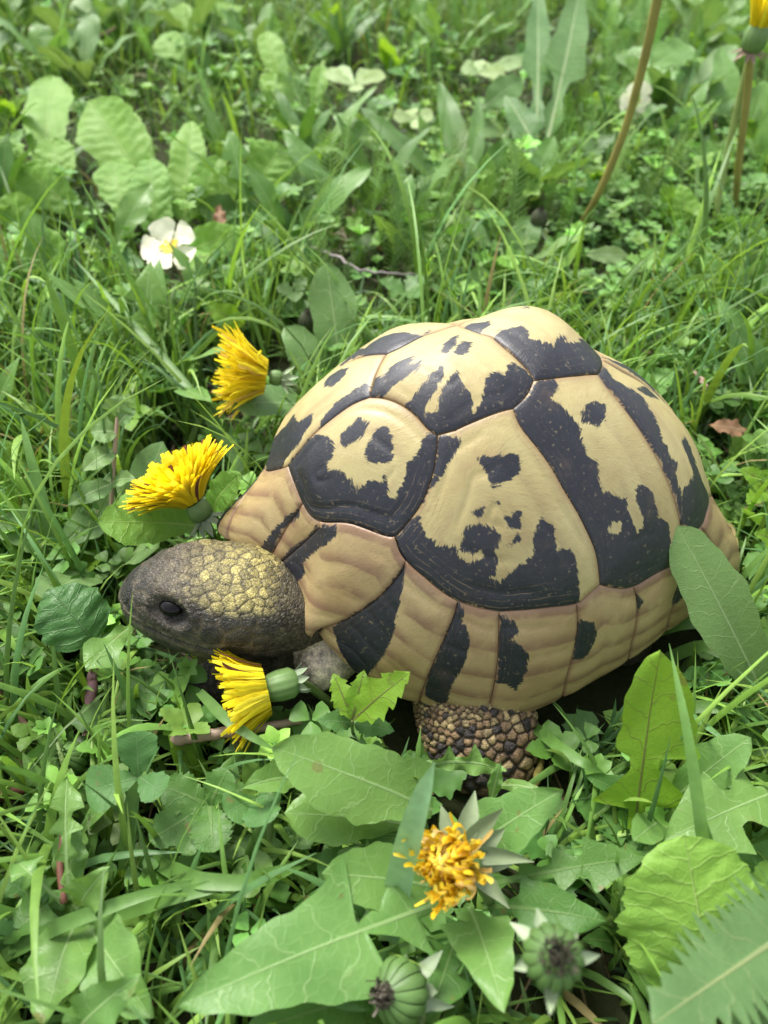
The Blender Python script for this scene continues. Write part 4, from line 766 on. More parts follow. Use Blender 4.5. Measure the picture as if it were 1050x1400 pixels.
# feathery yarrow fronds
ps = []
Ly = 7.0
for i in range(22):
    u = .12+.86*i/21; pz = u*Ly; ln = 1.0*math.sin(math.pi*min(1, u*.8+.12))**.8+.12
    for sd in (-1, 1):
        d = unit(A_([sd*.8, .1*math.sin(i*2.), .6])); 
        for j in range(4):
            for tw in (-1, 1):
                b0 = A_([0, .9*u*u, pz])+d*ln*(.2+.22*j); e0 = b0+unit(d+A_([0, tw*.8, .35]))*ln*.24; w = A_([.0, .025, .035])
                ps.append((A_([b0-w, b0+w, e0+w*.6, e0-w*.6]), A_([[0, 1, 2, 3]])))
        b0 = A_([0, .9*u*u, pz]); ps.append((A_([b0-A_([0, 0, .03]), b0+A_([0, 0, .03]), b0+d*ln+A_([0, 0, .02]), b0+d*ln-A_([0, 0, .02])]), A_([[0, 1, 2, 3]])))
    b1 = A_([0, .9*(u+.04)**2, pz+.3]); ps.append((A_([b0-A_([.035, 0, 0]), b0+A_([.035, 0, 0]), b1+A_([.03, 0, 0]), b1-A_([.03, 0, 0])]), A_([[0, 1, 2, 3]])))
V, F, _, _ = merge(ps); T_YAR = (V, F)
Py = np.concatenate([spots(300, 46, 110, 8, 60, -1.6, .2, hgt=6), spots(45, 40, 60, -4, 14, -1.6, -.4, hgt=6), spots(50, 60, 130, -40, 10, -1.6, -.4, hgt=6)])
cover('yarrow_fronds', T_YAR, Py, .5, 1.1, lambda N: tints(N, (.20, .35, .12)), .65)
# dead straw and litter on the soil
N = 1500; Pl = spots(N, 3, 60, zlo=GZ-.1, zhi=GZ+.4); N = len(Pl); az = rng.random(N)*6.28; ln = .8+2.*rng.random(N)
P = Pl[:, None]+np.linspace(-.5, .5, 4)[None, :, None]*(ln[:, None]*np.stack([np.cos(az), np.sin(az), rng.normal(0, .15, N)], 1))[:, None]
V, F, _, T_ = blade_mesh(P, np.stack([-np.sin(az), np.cos(az)], 1), np.linspace(0, 1, 4), np.full(N, .12), tints(N, (.17, .12, .07), .4))
obj('straw_litter', mesh('straw_litter', V, F, M_GRASS, attrs={'tint': ('FLOAT_COLOR', T_)}), kind='stuff')
# ================================================================== plants one can single out
def plant(name, label, cat, px, py, z=GZ, group=None):
    p = at(px, py, z); p[2] = GZ; return thing(name, label, cat, p, group)
# ---- dandelion in the front centre
t = plant('dandelion_plant', 'big dandelion plant with broad pale green lobed leaves around the withered orange flower', 'plant', 600, 1230)
leaf(t, 'leaf', M_DAND, *L3(592, 1108, 1.2, 371, 1022, 4.0, 58), prof='entire', profR=[(0, .2), (.06, .95), (.16, 1.1), (.3, .8), (.5, .85), (.75, .72), (.92, .4), (1, 0)], n=40, bend=.35, fold=.05, wave=.10, waves=1.6)
leaf(t, 'leaf', M_DAND, *L3(575, 1130, .2, 388, 1112, 2.0, 38), prof='spat', n=34, bend=.3, fold=.1, wave=.12, waves=2)
leaf(t, 'leaf', M_DAND, *L3(620, 1218, .8, 440, 1194, 3.2, 44), prof='entire', n=34, bend=.35, fold=.08, wave=.10, waves=1.4)
leaf(t, 'leaf', M_DAND, *L3(590, 1238, 2.0, 238, 1378, 3.4, 92), prof=[(0, .1), (.08, .12), (.11, .80), (.20, .25), (.31, .08), (.34, 1.08), (.44, .84), (.6, .66), (.8, .46), (.93, .24), (1, 0)], profR=[(0, .12), (.08, .14), (.12, .85), (.22, .30), (.335, .10), (.37, 1.0), (.5, .70), (.7, .52), (.88, .3), (1, 0)], n=110, m=9, shear=.28, bend=.45, fold=.06, wave=.06, waves=2)
leaf(t, 'leaf', M_DARKL, *L3(560, 1345, .5, 330, 1415, 2.2, 62), prof='dandb', n=44, shear=.25, bend=.4, wave=.1)
leaf(t, 'leaf', M_DARKL, *L3(600, 1330, .4, 445, 1370, 2.2, 44), prof='dandb', n=44, shear=.3, bend=.3, wave=.12)
leaf(t, 'leaf', M_DAND, *L3(640, 1240, .5, 690, 1385, 3.2, 52), prof='dandb', n=44, shear=.25, bend=.5, wave=.12)
leaf(t, 'leaf', M_DARKL, *L3(640, 1235, .3, 585, 1400, 1.8, 40), prof='dand', n=54, shear=.3, bend=.4, wave=.12)
leaf(t, 'leaf', M_DAND, *L3(640, 1170, .2, 770, 1080, 3.6, 46), prof='dandb', n=44, shear=.15, bend=.5, wave=.15, waves=1.5)
leaf(t, 'leaf', M_DARKL, *L3(650, 1215, .2, 885, 1172, 2.2, 34), prof='dand', n=54, shear=.3, bend=.5, wave=.08)
leaf(t, 'leaf', M_DARKL, *L3(660, 1240, .2, 830, 1260, 1.6, 42), prof='dandb', n=44, shear=.3, bend=.5, wave=.1)
leaf(t, 'leaf', M_DARKL, *L3(610, 1160, -.5, 480, 1140, .8, 42), prof='dandb', n=44, shear=.3, bend=.3, wave=.1)
leaf(t, 'leaf', M_DARKL, *L3(560, 1250, -.6, 400, 1240, .6, 40), prof='dand', n=44, shear=.3, bend=.3, wave=.1)
# ---- back-lit dandelion to the right of the hind side
t = plant('dandelion_plant', 'dandelion plant with upright glowing lime green lobed leaf in front of the shell rear', 'plant', 880, 1130)
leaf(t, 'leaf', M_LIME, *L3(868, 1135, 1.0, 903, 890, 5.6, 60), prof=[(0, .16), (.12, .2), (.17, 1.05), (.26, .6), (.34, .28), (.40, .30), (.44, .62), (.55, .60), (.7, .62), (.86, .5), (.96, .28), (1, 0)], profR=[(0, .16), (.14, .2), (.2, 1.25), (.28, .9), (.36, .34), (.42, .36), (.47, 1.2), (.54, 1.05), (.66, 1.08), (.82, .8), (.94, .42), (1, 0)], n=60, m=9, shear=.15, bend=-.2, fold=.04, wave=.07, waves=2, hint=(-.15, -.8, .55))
leaf(t, 'leaf', M_DAND, *L3(905, 1110, -.8, 1027, 1008, 3.0, 30), prof='spat', n=34, bend=.6, wave=.1)
leaf(t, 'leaf', M_DAND, *L3(900, 1130, -.6, 866, 1150, 2.6, 22), prof='spat', n=30, bend=.4)
leaf(t, 'leaf', M_DAND, *L3(1130, 1060, 1.0, 905, 1150, 1.8, 60), prof='dand', n=60, shear=.25, bend=.7, wave=.07)
leaf(t, 'leaf', M_DARKL, *L3(890, 1120, -1, 800, 1060, 1.4, 30), prof='dandb', n=40, shear=.3, bend=.5, wave=.12)
leaf(t, 'leaf', M_DARKL, *L3(900, 1140, -1, 1010, 1190, 1.0, 46), prof='dandb', n=40, shear=.3, bend=.5, wave=.1)
leaf(t, 'leaf', M_DARKL, *L3(880, 1110, -1, 1000, 1080, .8, 40), prof='dand', n=50, shear=.3, bend=.5, wave=.1)
t = plant('dandelion_plant', 'tall smooth oblong leaf with pale midrib leaning against the rear of the shell', 'plant', 1085, 985)
leaf(t, 'leaf', M_BLUE, *L3(1062, 990, -.6, 926, 720, 5.2, 41), prof=[(0, .2), (.15, .35), (.3, .62), (.5, .95), (.68, 1.0), (.84, .85), (.94, .6), (.985, .3), (1, .08)], n=44, m=8, bend=.5, fold=.16, wave=.05, waves=2, hint=(-.25, -.55, .75))
leaf(t, 'leaf', M_DAND, *L3(1075, 985, -.8, 1068, 800, 3.4, 40), prof='dandb', n=44, shear=.2, bend=.5)
# ---- crinkled primrose leaf and spiky leaf, bottom right
t = plant('primrose_plant', 'round crinkled light green primrose leaf at the bottom right with scalloped edge', 'plant', 965, 1320)
leaf(t, 'leaf', M_PRIM, *L3(958, 1345, 1.4, 934, 1142, 4.0, 102), prof=[(0, .3), (.06, .6), (.18, .88), (.4, 1.02), (.6, .98), (.78, .8), (.9, .58), (.97, .33), (1, 0)], n=80, m=18, crinkle=.03, cfreq=1.5, bend=.45, fold=-.02, curl=.12, wave=.04, hint=(-.05, -.5, .9), teeth=22, tamp=.02)
leaf(t, 'leaf', M_PRIM, *L3(960, 1350, -.5, 860, 1290, 1.8, 46), prof='round', n=50, m=12, crinkle=.09, bend=.3)
t = plant('thistle_plant', 'blue-green leaf with a fringe of thin spiky teeth in the bottom right corner', 'plant', 1080, 1300)
spk = []
for i in range(15):
    u = .04+.9*i/15; w = .55+.45*math.sin(min(1, u*1.25+.1)*math.pi); spk += [(u, w*(.6+.08*math.sin(i*5.3))), (u+.04+.012*math.sin(i*3.7), w*(1.02+.22*math.sin(i*7.1))), (u+.055, w*.6)]
spk = [(0, .1)]+spk+[(1, 0)]
M_SPIKY = leaf_mat('spiky_leaf', (.135, .245, .095), (.105, .20, .075), (.30, .34, .17), 1.1, .7, .3, .5, .08, .92, 1.2)
leaf(t, 'leaf', M_SPIKY, *L3(1105, 1255, 3.6, 893, 1400, 5.8, 88), prof=spk, profR=spk, n=150, m=6, shear=-.12, bend=.2, fold=.05, wave=.04)
leaf(t, 'leaf', M_SPIKY, *L3(1100, 1275, 2.0, 1010, 1420, 3.2, 60), prof=spk, profR=spk, n=120, m=6, shear=-.12, bend=.2, fold=.05)
# ---- leaves round the head
t = plant('primrose_plant', 'broad light green leaf with pale veins under the open yellow dandelion flower', 'plant', 300, 735)
leaf(t, 'leaf', M_PRIM, *L3(288, 722, 1.6, 133, 714, 3.4, 36), prof='spat', profR=[(0, .2), (.2, .8), (.5, 1.25), (.75, 1.2), (.92, .6), (1, 0)], n=50, m=12, crinkle=.05, bend=.25, fold=.05, teeth=18, tamp=.03)
leaf(t, 'leaf', M_PRIM, *L3(292, 700, .5, 330, 648, 2.8, 24), prof='round', n=34, m=10, crinkle=.06, bend=.3)
t = plant('violet_plant', 'round dark green crinkled leaf on the grass left of the head', 'plant', 130, 905)
leaf(t, 'leaf', M_ROUND, *L3(128, 876, 2.0, 66, 806, 3.2, 47), prof='round', n=44, m=12, crinkle=.055, cfreq=2.4, bend=.35, fold=-.05, curl=.15, wave=.06)
v, f = tube(bez(at(140, 930, -1.5), at(150, 900, .5), at(128, 876, 2.0), 10), .07); obj('stalk', mesh('stalk', v, tri(f), M_STEMG), t)
t = plant('dandelion_plant', 'pale curled leaf with torn triangular tip below the nose', 'plant', 200, 905)
leaf(t, 'leaf', M_DAND, *L3(195, 850, 1.0, 118, 918, 2.4, 22), prof=[(0, .3), (.3, .35), (.6, .7), (.8, 1.2), (.9, .8), (1, 0)], n=34, bend=.4, wave=.2)
leaf(t, 'leaf', M_DARKL, *L3(200, 900, -.8, 205, 985, .6, 26), prof='entire', n=26, bend=.3)
leaf(t, 'leaf', M_DARKL, *L3(215, 905, -.8, 160, 975, .3, 28), prof='entire', n=26, bend=.3)
t = plant('nettle_plant', 'upright grey-green sprig with small pointed leaves left of the open yellow flower', 'plant', 150, 745)
st_ = [at(150, 760, -1.), at(152, 690, 1.2), at(158, 600, 3.4), at(162, 560, 4.4)]
v, f = tube(curve(st_, 14), .09); obj('stem', mesh('stem', v, tri(f), M_STEMP), t)
for (bx, by, bz, tx, ty, tz, w) in ((160, 592, 3.6, 123, 592, 3.8, 20), (162, 570, 4.2, 166, 538, 5.2, 20), (163, 580, 4.0, 186, 560, 4.6, 14), (157, 615, 3.0, 112, 645, 3.0, 17), (157, 660, 2.0, 92, 692, 2.2, 17), (155, 660, 2.0, 185, 655, 2.6, 14), (152, 700, .9, 85, 745, 1.2, 26), (152, 705, .9, 205, 690, 1.6, 20)):
    leaf(t, 'leaf', M_BLUE, *L3(bx, by, bz, tx, ty, tz, w), prof='ovate', n=22, m=5, bend=.15, fold=.2, wave=.1)
# ---- bright small toothed leaf in front of the shell edge
def palm(t, mat, ctr, tips, w, teeth=9, prof='ovate', tamp=.16, **k):
    c = at(*ctr)
    for (tx, ty, tz, *ww) in tips:
        tp = at(tx, ty, tz); hwc = (ww[0] if ww else w)/pxcm((c+tp)/2)
        leaf(t, 'leaflet', mat, c, tp, hwc, prof=prof, n=44, m=5, teeth=teeth, tamp=tamp, bend=.12, fold=.14, wave=.06, **k)
t = plant('cinquefoil_plant', 'bright toothed leaf sprouting in front of the shell edge above the big leaf', 'plant', 485, 990)
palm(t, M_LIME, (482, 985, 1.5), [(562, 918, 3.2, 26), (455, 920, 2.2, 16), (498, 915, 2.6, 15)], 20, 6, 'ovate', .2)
palm(t, M_CLOV, (484, 990, .8), [(432, 985, 1.3, 14), (540, 1000, 1.2, 16)], 16, 6)
v, f = tube(bez(at(488, 1020, -1.5), at(480, 1000, 0), at(482, 985, 1.5), 8), .06); obj('stalk', mesh('stalk', v, tri(f), M_STEMG), t)
t = plant('cinquefoil_plant', 'dark green five-part leaf with notched edges in the grass below the chin flower', 'plant', 285, 1110)
palm(t, M_DARKL, (287, 1102, .9), [(222, 1075, 1.4, 27), (312, 1052, 1.6, 22), (204, 1150, 1.2, 26), (292, 1166, 1.2, 28), (250, 1170, 1.1, 22)], 26, 10, [(0, .1), (.2, .5), (.5, .95), (.7, 1), (.88, .75), (.97, .4), (1, .0)], .1)
for nm, lb, ctr, tips in (('clover_plant', 'three-part clover leaf with pale silvery patches left of the pink stem', (190, 1062, 2.4), [(118, 1085, 2.4), (186, 1000, 3.4), (222, 1085, 2.6)]),
                          ('clover_plant', 'single round clover leaf beside the dark five-part leaf', (350, 1092, 1.5), [(308, 1112, 2.0), (362, 1128, 2.0), (384, 1085, 1.6)]),
                          ('clover_plant', 'dark green clover leaf low in the grass at the left edge below the nose', (40, 1225, .6), [(5, 1200, 1.), (45, 1265, 1.), (70, 1215, 1.)])):
    t = plant(nm, lb, 'clover', ctr[0]+8, ctr[1]+30)
    c = at(*ctr)
    for tx, ty, tz in tips:
        tp = at(tx, ty, tz); leaf(t, 'leaflet', M_CLOV, c, tp, np.linalg.norm(tp-c)*.46, prof='heart', n=22, m=7, bend=.08, fold=.12, wave=.04)
    v, f = tube(bez(c+A_([.4, -.3, -3]), c+A_([.2, 0, -1]), c, 8), .05); obj('stalk', mesh('stalk', v, tri(f), M_STEMG), t)
t = plant('dandelion_plant', 'small lobed curly leaf growing in front of the scaly leg', 'plant', 650, 1120)
leaf(t, 'leaf', M_DAND, *L3(585, 1045, 1.0, 690, 1055, 1.6, 20), prof=[(0, .2), (.15, .4), (.25, 1.2), (.32, .3), (.5, .5), (.58, 1.5), (.66, .35), (.8, .7), (1, 0)], profR=[(0, .2), (.3, .6), (.6, .8), (.85, .5), (1, 0)], n=50, bend=-.55, wave=.25, hint=(0, -.6, .6))
leaf(t, 'leaf', M_DAND, *L3(672, 1092, .6, 684, 1042, 2.0, 10), prof='lance', n=24, bend=.1, wave=.2)
leaf(t, 'leaf', M_DAND, *L3(680, 1075, .3, 745, 1082, 1.2, 9), prof='lance', n=24, bend=.3, wave=.1)
t = plant('sorrel_plant', 'folded pale leaf beside the upper left corner of the big front leaf', 'plant', 385, 1090)
leaf(t, 'leaf', M_DAND, *L3(405, 1068, 1.0, 329, 1078, 2.6, 24), prof=[(0, .1), (.3, .6), (.55, 1), (.8, .6), (1, 0)], n=30, bend=.4, fold=.35)
v, f = tube(bez(at(372, 1200, -1.), at(366, 1140, .6), at(372, 1082, 1.6), 8), .11); obj('stalk', mesh('stalk', v, tri(f), M_STEMG), t)
t = plant('dandelion_plant', 'half wilted twisted dandelion with narrow pale leaves at the lower left', 'plant', 120, 1290)
for a in ((100, 1235, .2, 207, 1392, 2.2, 42, 'entire'), (120, 1240, 1.0, 150, 1185, 2.8, 30, 'ovate'), (95, 1230, 1.2, 92, 1060, 2.2, 24, 'dand'), (85, 1235, 1.2, 20, 1175, 1.8, 26, 'dand'), (110, 1250, .6, 60, 1400, 1.6, 46, 'entire'), (100, 1420, 1.8, 192, 1332, 3.2, 34, 'ovate'), (90, 1225, .4, 4, 1290, .8, 36, 'dandb'), (100, 1215, .8, 95, 1120, 1.5, 22, 'ovate')):
    leaf(t, 'leaf', M_DAND if a[7] != 'dandb' else M_DARKL, *L3(*a[:7]), prof=a[7], n=48, shear=.25 if 'dand' in a[7] else 0, bend=.45, fold=.2, wave=.16, twist=.5)
v, f = tube(curve([at(88, 1235, 1.3), at(80, 1180, 1.6), at(90, 1120, 1.9)], 10), .1); obj('stem', mesh('stem', v, tri(f), M_STEMR), t)
# ---- broad grass blades
for nm, pts, w, lb in (('grass_blade', [(530, 1290, .4), (548, 1190, 3.2), (572, 1100, 5.4), (594, 1042, 6.6)], 20, 'wide blue-green grass blade with sky sheen in its tint crossing before the withered orange flower'),
                       ('grass_blade', [(272, 945, 1.2), (310, 985, 1.9), (345, 1008, 1.9), (378, 1026, 1.6)], 8, 'narrow grass blade crossing the yellow flower under the chin'),
                       ('grass_blade', [(968, 1230, 2.5), (958, 1120, 3.9), (940, 1000, 5.2), (915, 880, 6.0)], 9, 'long upright grass blade right of the lime green leaf'),
                       ('grass_blade', [(215, 1180, .5), (270, 1205, 2.0), (350, 1208, 2.0), (425, 1180, .4)], 12, 'arched blade lying across the grass below the five-part leaf'),
                       ('grass_blade', [(150, 1255, .5), (240, 1225, 1.8), (340, 1200, 2.0), (400, 1180, 1.)], 10, 'bent blade under the arched one at the lower left'),
                       ('grass_blade', [(0, 1310, 0.3), (80, 1265, 1.8), (190, 1225, 2.2), (310, 1195, 1.4)], 11, 'long pale blade running in from the left edge near the wilted leaves'),
                       ('grass_blade', [(170, 1190, .3), (176, 1130, 1.4), (183, 1075, 2.0), (190, 1062, 2.2)], 11, 'short broad blade standing by the patched clover leaf'),
                       ('grass_blade', [(360, 690, -1), (270, 545, 1.6), (180, 440, 2.4), (100, 352, 3.0)], 7, 'long diagonal grass blade passing below the wilted side-facing flower'),
                       ('grass_blade', [(80, 770, 0.2), (60, 690, 2.2), (40, 620, 3.6), (28, 570, 4.4)], 8, 'pale grass blade with a dew drop standing at the left edge'),
                       ('grass_blade', [(845, 880, -.5), (930, 852, .6), (1000, 850, .8), (1060, 870, .2)], 9, 'flat blade lying behind the long leaf at the right edge'),
                       ('grass_blade', [(720, 985, -.5), (762, 1020, 1.2), (800, 1045, 1.6), (830, 1060, 1.)], 9, 'bright blade arching beside the scaly leg'),
                       ('grass_blade', [(900, 905, -.8), (960, 880, .8), (1010, 905, 1.2), (1056, 930, .6)], 9, 'arched blade just right of the lime green leaf tip'),
                       ('grass_blade', [(840, 1010, -.8), (935, 965, .8), (1000, 968, 1.2), (1060, 985, .5)], 10, 'blade lying level across the grass right of the lime leaf')):
    P = curve([at(*p) for p in pts], 22); k = pxcm(P[11]); T = unit(np.gradient(P, axis=0)); sd = unit(np.cross(T, unit(CAM-P)*.8+A_([0, 0, .5])))
    V, F, _, T_ = blade_mesh(P[None], sd[None, 0, :2], np.linspace(0, 1, 22), A_([2*w/k]), A_([(.26, .45, .26) if 'blue' in lb else (.12, .24, .055)]), A_([.0]))  # the blue-green blade carries the sky's sheen in its brighter, bluer tint
    # rebuild with a steady side vector so the blade shows its face
    w_ = (w/k)*np.interp(np.linspace(0, 1, 22), [0, .15, .5, .8, 1], [.75, 1, .9, .55, .03])[:, None]; Nn = np.cross(sd, T)
    V = np.stack([P-sd*w_, P-Nn*w_*.3, P+sd*w_], 1).reshape(-1, 3)
    o = obj(nm, mesh(nm, V, F, M_GRASS, attrs={'tint': ('FLOAT_COLOR', T_)})); o['label'] = lb; o['category'] = 'grass blade'; o['group'] = 'broad grass blades'
# ================================================================== dandelion flowers
M_FLOR = simple('floret_yellow', (1, 1, 1), .6, .12, 500, .2, .2, True, .3)
M_CALYX = simple('calyx_green', (.12, .21, .06), .5, .3, 200, .3); M_BRACT = simple('bract_grey_green', (.26, .33, .20), .55, .35, 160, .4, .4, False, .15); M_BRACTP = simple('bract_pale', (.32, .40, .24), .55, .3, 160, .4, .4, False, .15)
M_BRACTV = simple('bract_mauve', (.22, .28, .15), .55, .35, 130, .5, .4, False, .15)
def frame(A):
    A = unit(A); X = unit(np.cross(A, A_([.2, .3, .93]) if abs(A[2]) < .9 else A_([1., .2, 0]))); return A, X, np.cross(A, X)
def florets(base, A, R, n, o0, o1, cols, wid=.085, wilt=0.0, curlv=.35, seed=1, cup=.35, minlen=.55, dark=0.0, close=0.0):
    r = np.random.default_rng(seed); A, X, Y = frame(A); ps = []
    for i in range(n):
        f = math.sqrt((i+.5)/n); th = i*2.39996+r.normal(0, .12); rad = X*math.cos(th)+Y*math.sin(th); tg = -X*math.sin(th)+Y*math.cos(th)
        a0 = o0+(o1-o0)*f**1.2+r.normal(0, .06+wilt*.28); L = R*(minlen+(1-minlen)*f)*(1+r.normal(0, .07+wilt*.15)); s = np.linspace(0, 1, 7)
        a = a0*(.65+.5*s)-close*s*s+r.normal(0, wilt*.8)*s*s
        step = L/6; P = [base+A*(.12*R)+rad*(cup*R*f*.7)]
        for j in range(6): P.append(P[-1]+(A*math.cos(a[j])+rad*math.sin(a[j]))*step+tg*r.normal(0, wilt*.05)*R)
        P = A_(P); tw = r.normal(0, .25+wilt*1.2); sd = tg*math.cos(tw)+np.cross(tg, A)*math.sin(tw)
        w = wid*R/2*np.interp(s, [0, .3, .85, 1], [.55, .85, 1.0, .62])[:, None]*(1-.35*wilt); up_ = unit(np.cross(sd, np.gradient(P, axis=0)))
        V = np.stack([P-sd*w, P+up_*w*.35, P+sd*w], 1).reshape(-1, 3)
        c = A_(cols[int(r.integers(0, len(cols)))])*(1+r.normal(0, .08)); 
        if r.random() < dark*f: c = A_([.16, .06, .035])
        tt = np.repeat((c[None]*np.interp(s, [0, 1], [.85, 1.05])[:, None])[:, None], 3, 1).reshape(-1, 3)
        ps.append((V, gridfaces(7, 3), None, tt))
    return merge(ps)
def bract_geo(base, d, side, L, w, curl):
    s = np.linspace(0, 1, 8); N = np.cross(side, d); P = base+d*(s*L)[:, None]+N*(curl*s*s*L)[:, None]; w_ = w*np.interp(s, [0, .25, .6, 1], [.8, 1, .75, .05])[:, None]
    Nn = unit(np.cross(np.broadcast_to(side, P.shape), np.gradient(P, axis=0)))
    V = np.stack([P-side*w_, P-side*w_*.5+Nn*w_*.3, P+Nn*w_*.42, P+side*w_*.5+Nn*w_*.3, P+side*w_], 1).reshape(-1, 3); return V, gridfaces(8, 5)
def involucre(t, base, A, r, h, ribs, mat, top=.9):
    """the green barrel under the florets, of overlapping upright bracts"""
    A, X, Y = frame(A); m = 48; th = np.linspace(0, 2*np.pi, m, endpoint=False); prof = [(0, .25), (.08, .7), (.25, 1.0), (.6, 1.02), (.85, .95*top+.05), (1, .82*top)]
    V = []
    for u, w in prof:
        k = 1+.06*np.abs(np.sin(th*ribs/2)); V.append(base+A*h*u+(X*np.cos(th)[:, None]+Y*np.sin(th)[:, None])*(r*w*k)[:, None])
    V = np.concatenate(V+[[base]]); F = gridfaces(len(prof), m, True); k = len(V)-1
    F = np.concatenate([F, A_([[(i+1) % m, i, k, k] for i in range(m)])]); return obj('calyx', mesh('calyx', V, tri(F), mat), t)
def flower(label, base, A, R, n, o0, o1, cols, stalk=None, cal=None, bracts=0, bang=2.2, blen=.5, bmat=None, sr=.16, smat=None, group='dandelion flowers', name='dandelion_flower', cat='flower', bw=.12, rnd=.25, **k):
    base = A_(base); A = unit(A_(A)); t = thing(name, label, cat, base, group)
    V, F, _, T_ = florets(base, A, R, n, o0, o1, cols, **k)
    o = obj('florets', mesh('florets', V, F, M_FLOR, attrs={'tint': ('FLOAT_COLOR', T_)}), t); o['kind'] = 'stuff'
    r, h = cal or (.3*R, .55*R)
    involucre(t, base-A*h*.8, A, r, h, 13, M_CALYX)
    A, X, Y = frame(A)
    for i in range(bracts):
        th = 6.283*i/bracts+.25*math.sin(i*7.); rad = X*math.cos(th)+Y*math.sin(th); tg = -X*math.sin(th)+Y*math.cos(th); a = bang+rnd*math.sin(i*4.7)
        d = A*math.cos(a)+rad*math.sin(a); v, f = bract_geo(base-A*h*.68+rad*r*.7, d, tg, blen*(1+.2*math.sin(i*3.1)), bw, .25*math.sin(i*2.3))
        obj('bract', mesh('bract', v, f, bmat or M_BRACT), t)
    if stalk is not None:
        v, f = tube(curve([base-A*h*.75]+[A_(s) for s in stalk], 20), sr, 10); obj('stalk', mesh('stalk', v, tri(f), smat or M_STEMG), t)
    return t
YEL = [(.86, .70, .02), (.90, .77, .03), (.82, .64, .012), (.92, .80, .05)]; YELD = [(.80, .62, .02), (.84, .68, .03), (.78, .58, .02), (.62, .43, .07)]; ORA = [(.88, .64, .04), (.84, .56, .03), (.90, .70, .10), (.62, .44, .15), (.88, .68, .06)]
def ia(dx, dy, tow): return unit(RT*dx-UP*dy-FW*tow)        # a direction as seen from the viewer's side
b = at(268, 692, 3.4); b2 = at(232, 640, 4.9); flower('open bright yellow dandelion flower above the broad leaf behind the head', b, ia(-.5, -.85, .42), 2.15, 380, .04, 1.18, YEL, stalk=[at(288, 725, 1.5), at(300, 745, -1.7)], bracts=12, bang=2.3, blen=.75, bw=.16, wid=.105, seed=3, minlen=.72, dark=.05, bmat=M_BRACT, cal=(.45, .8), cup=.34)
b = at(372, 516, 3.0); b2 = at(325, 500, 3.1); flower('wilting yellow dandelion flower facing left behind the front of the shell', b, ia(-1, -.12, .2), 2.25, 230, .05, .75, YELD+YEL, wid=.10, stalk=[at(410, 535, 2.0), at(425, 560, -1.5)], bracts=11, bang=2.5, blen=.85, bw=.17, wilt=.55, seed=5, bmat=M_BRACTP, cal=(.34, .6), close=.1, minlen=.75, cup=.5)
b = at(372, 940, 1.6); b2 = at(318, 958, 1.5); flower('yellow dandelion flower lying sideways under the chin of the tortoise', b, ia(-1, .22, .25), 1.6, 380, .02, .66, YEL, wid=.12, stalk=[at(425, 940, .6), at(470, 975, -1.5)], bracts=9, bang=2.7, blen=.45, bw=.15, wilt=.2, seed=8, cal=(.50, 1.2), dark=.16, close=-.1, minlen=.45, cup=.75)
b = at(628, 1180, 3.0); flower('withered orange dandelion flower with grey-mauve drooping bracts in the front centre', b, unit(CAM-b)*.8+A_([-.35, -.1, .2]), 1.4, 240, .0, 1.1, ORA, stalk=[at(670, 1230, .5), at(690, 1260, -1.5)], bracts=0, wilt=.5, seed=12, bmat=M_BRACTV, cal=(.5, .7), close=1.9, minlen=.85, wid=.115)
A, X, Y = frame(unit(CAM-b)*.8+A_([-.35, -.1, .2])); t = [o for o in bpy.data.objects if o.get('label', '').startswith('withered orange')][0]
for gx_, gy_, L_, w_, cu in ((.35, -1, 1.5, .24, .25), (.75, -.9, 1.6, .2, -.2), (1, -.35, 1.3, .26, .3), (1, -.02, 1.75, .2, -.25), (1, .3, 1.5, .24, .2), (.85, .75, 1.5, .22, -.3), (.4, 1, 1.2, .2, .3), (-.55, 1, 1.3, .2, .3), (-.9, .5, .9, .18, .2), (-.35, -1, 1.1, .2, .2)):
    d = unit(RT*gx_-UP*gy_+FW*.12); v, f = bract_geo(b+d*.35+FW*.35, d, unit(np.cross(d, FW)), L_*.9, w_*1.35, cu*1.5); obj('bract', mesh('bract', v, f, M_BRACTV), t)
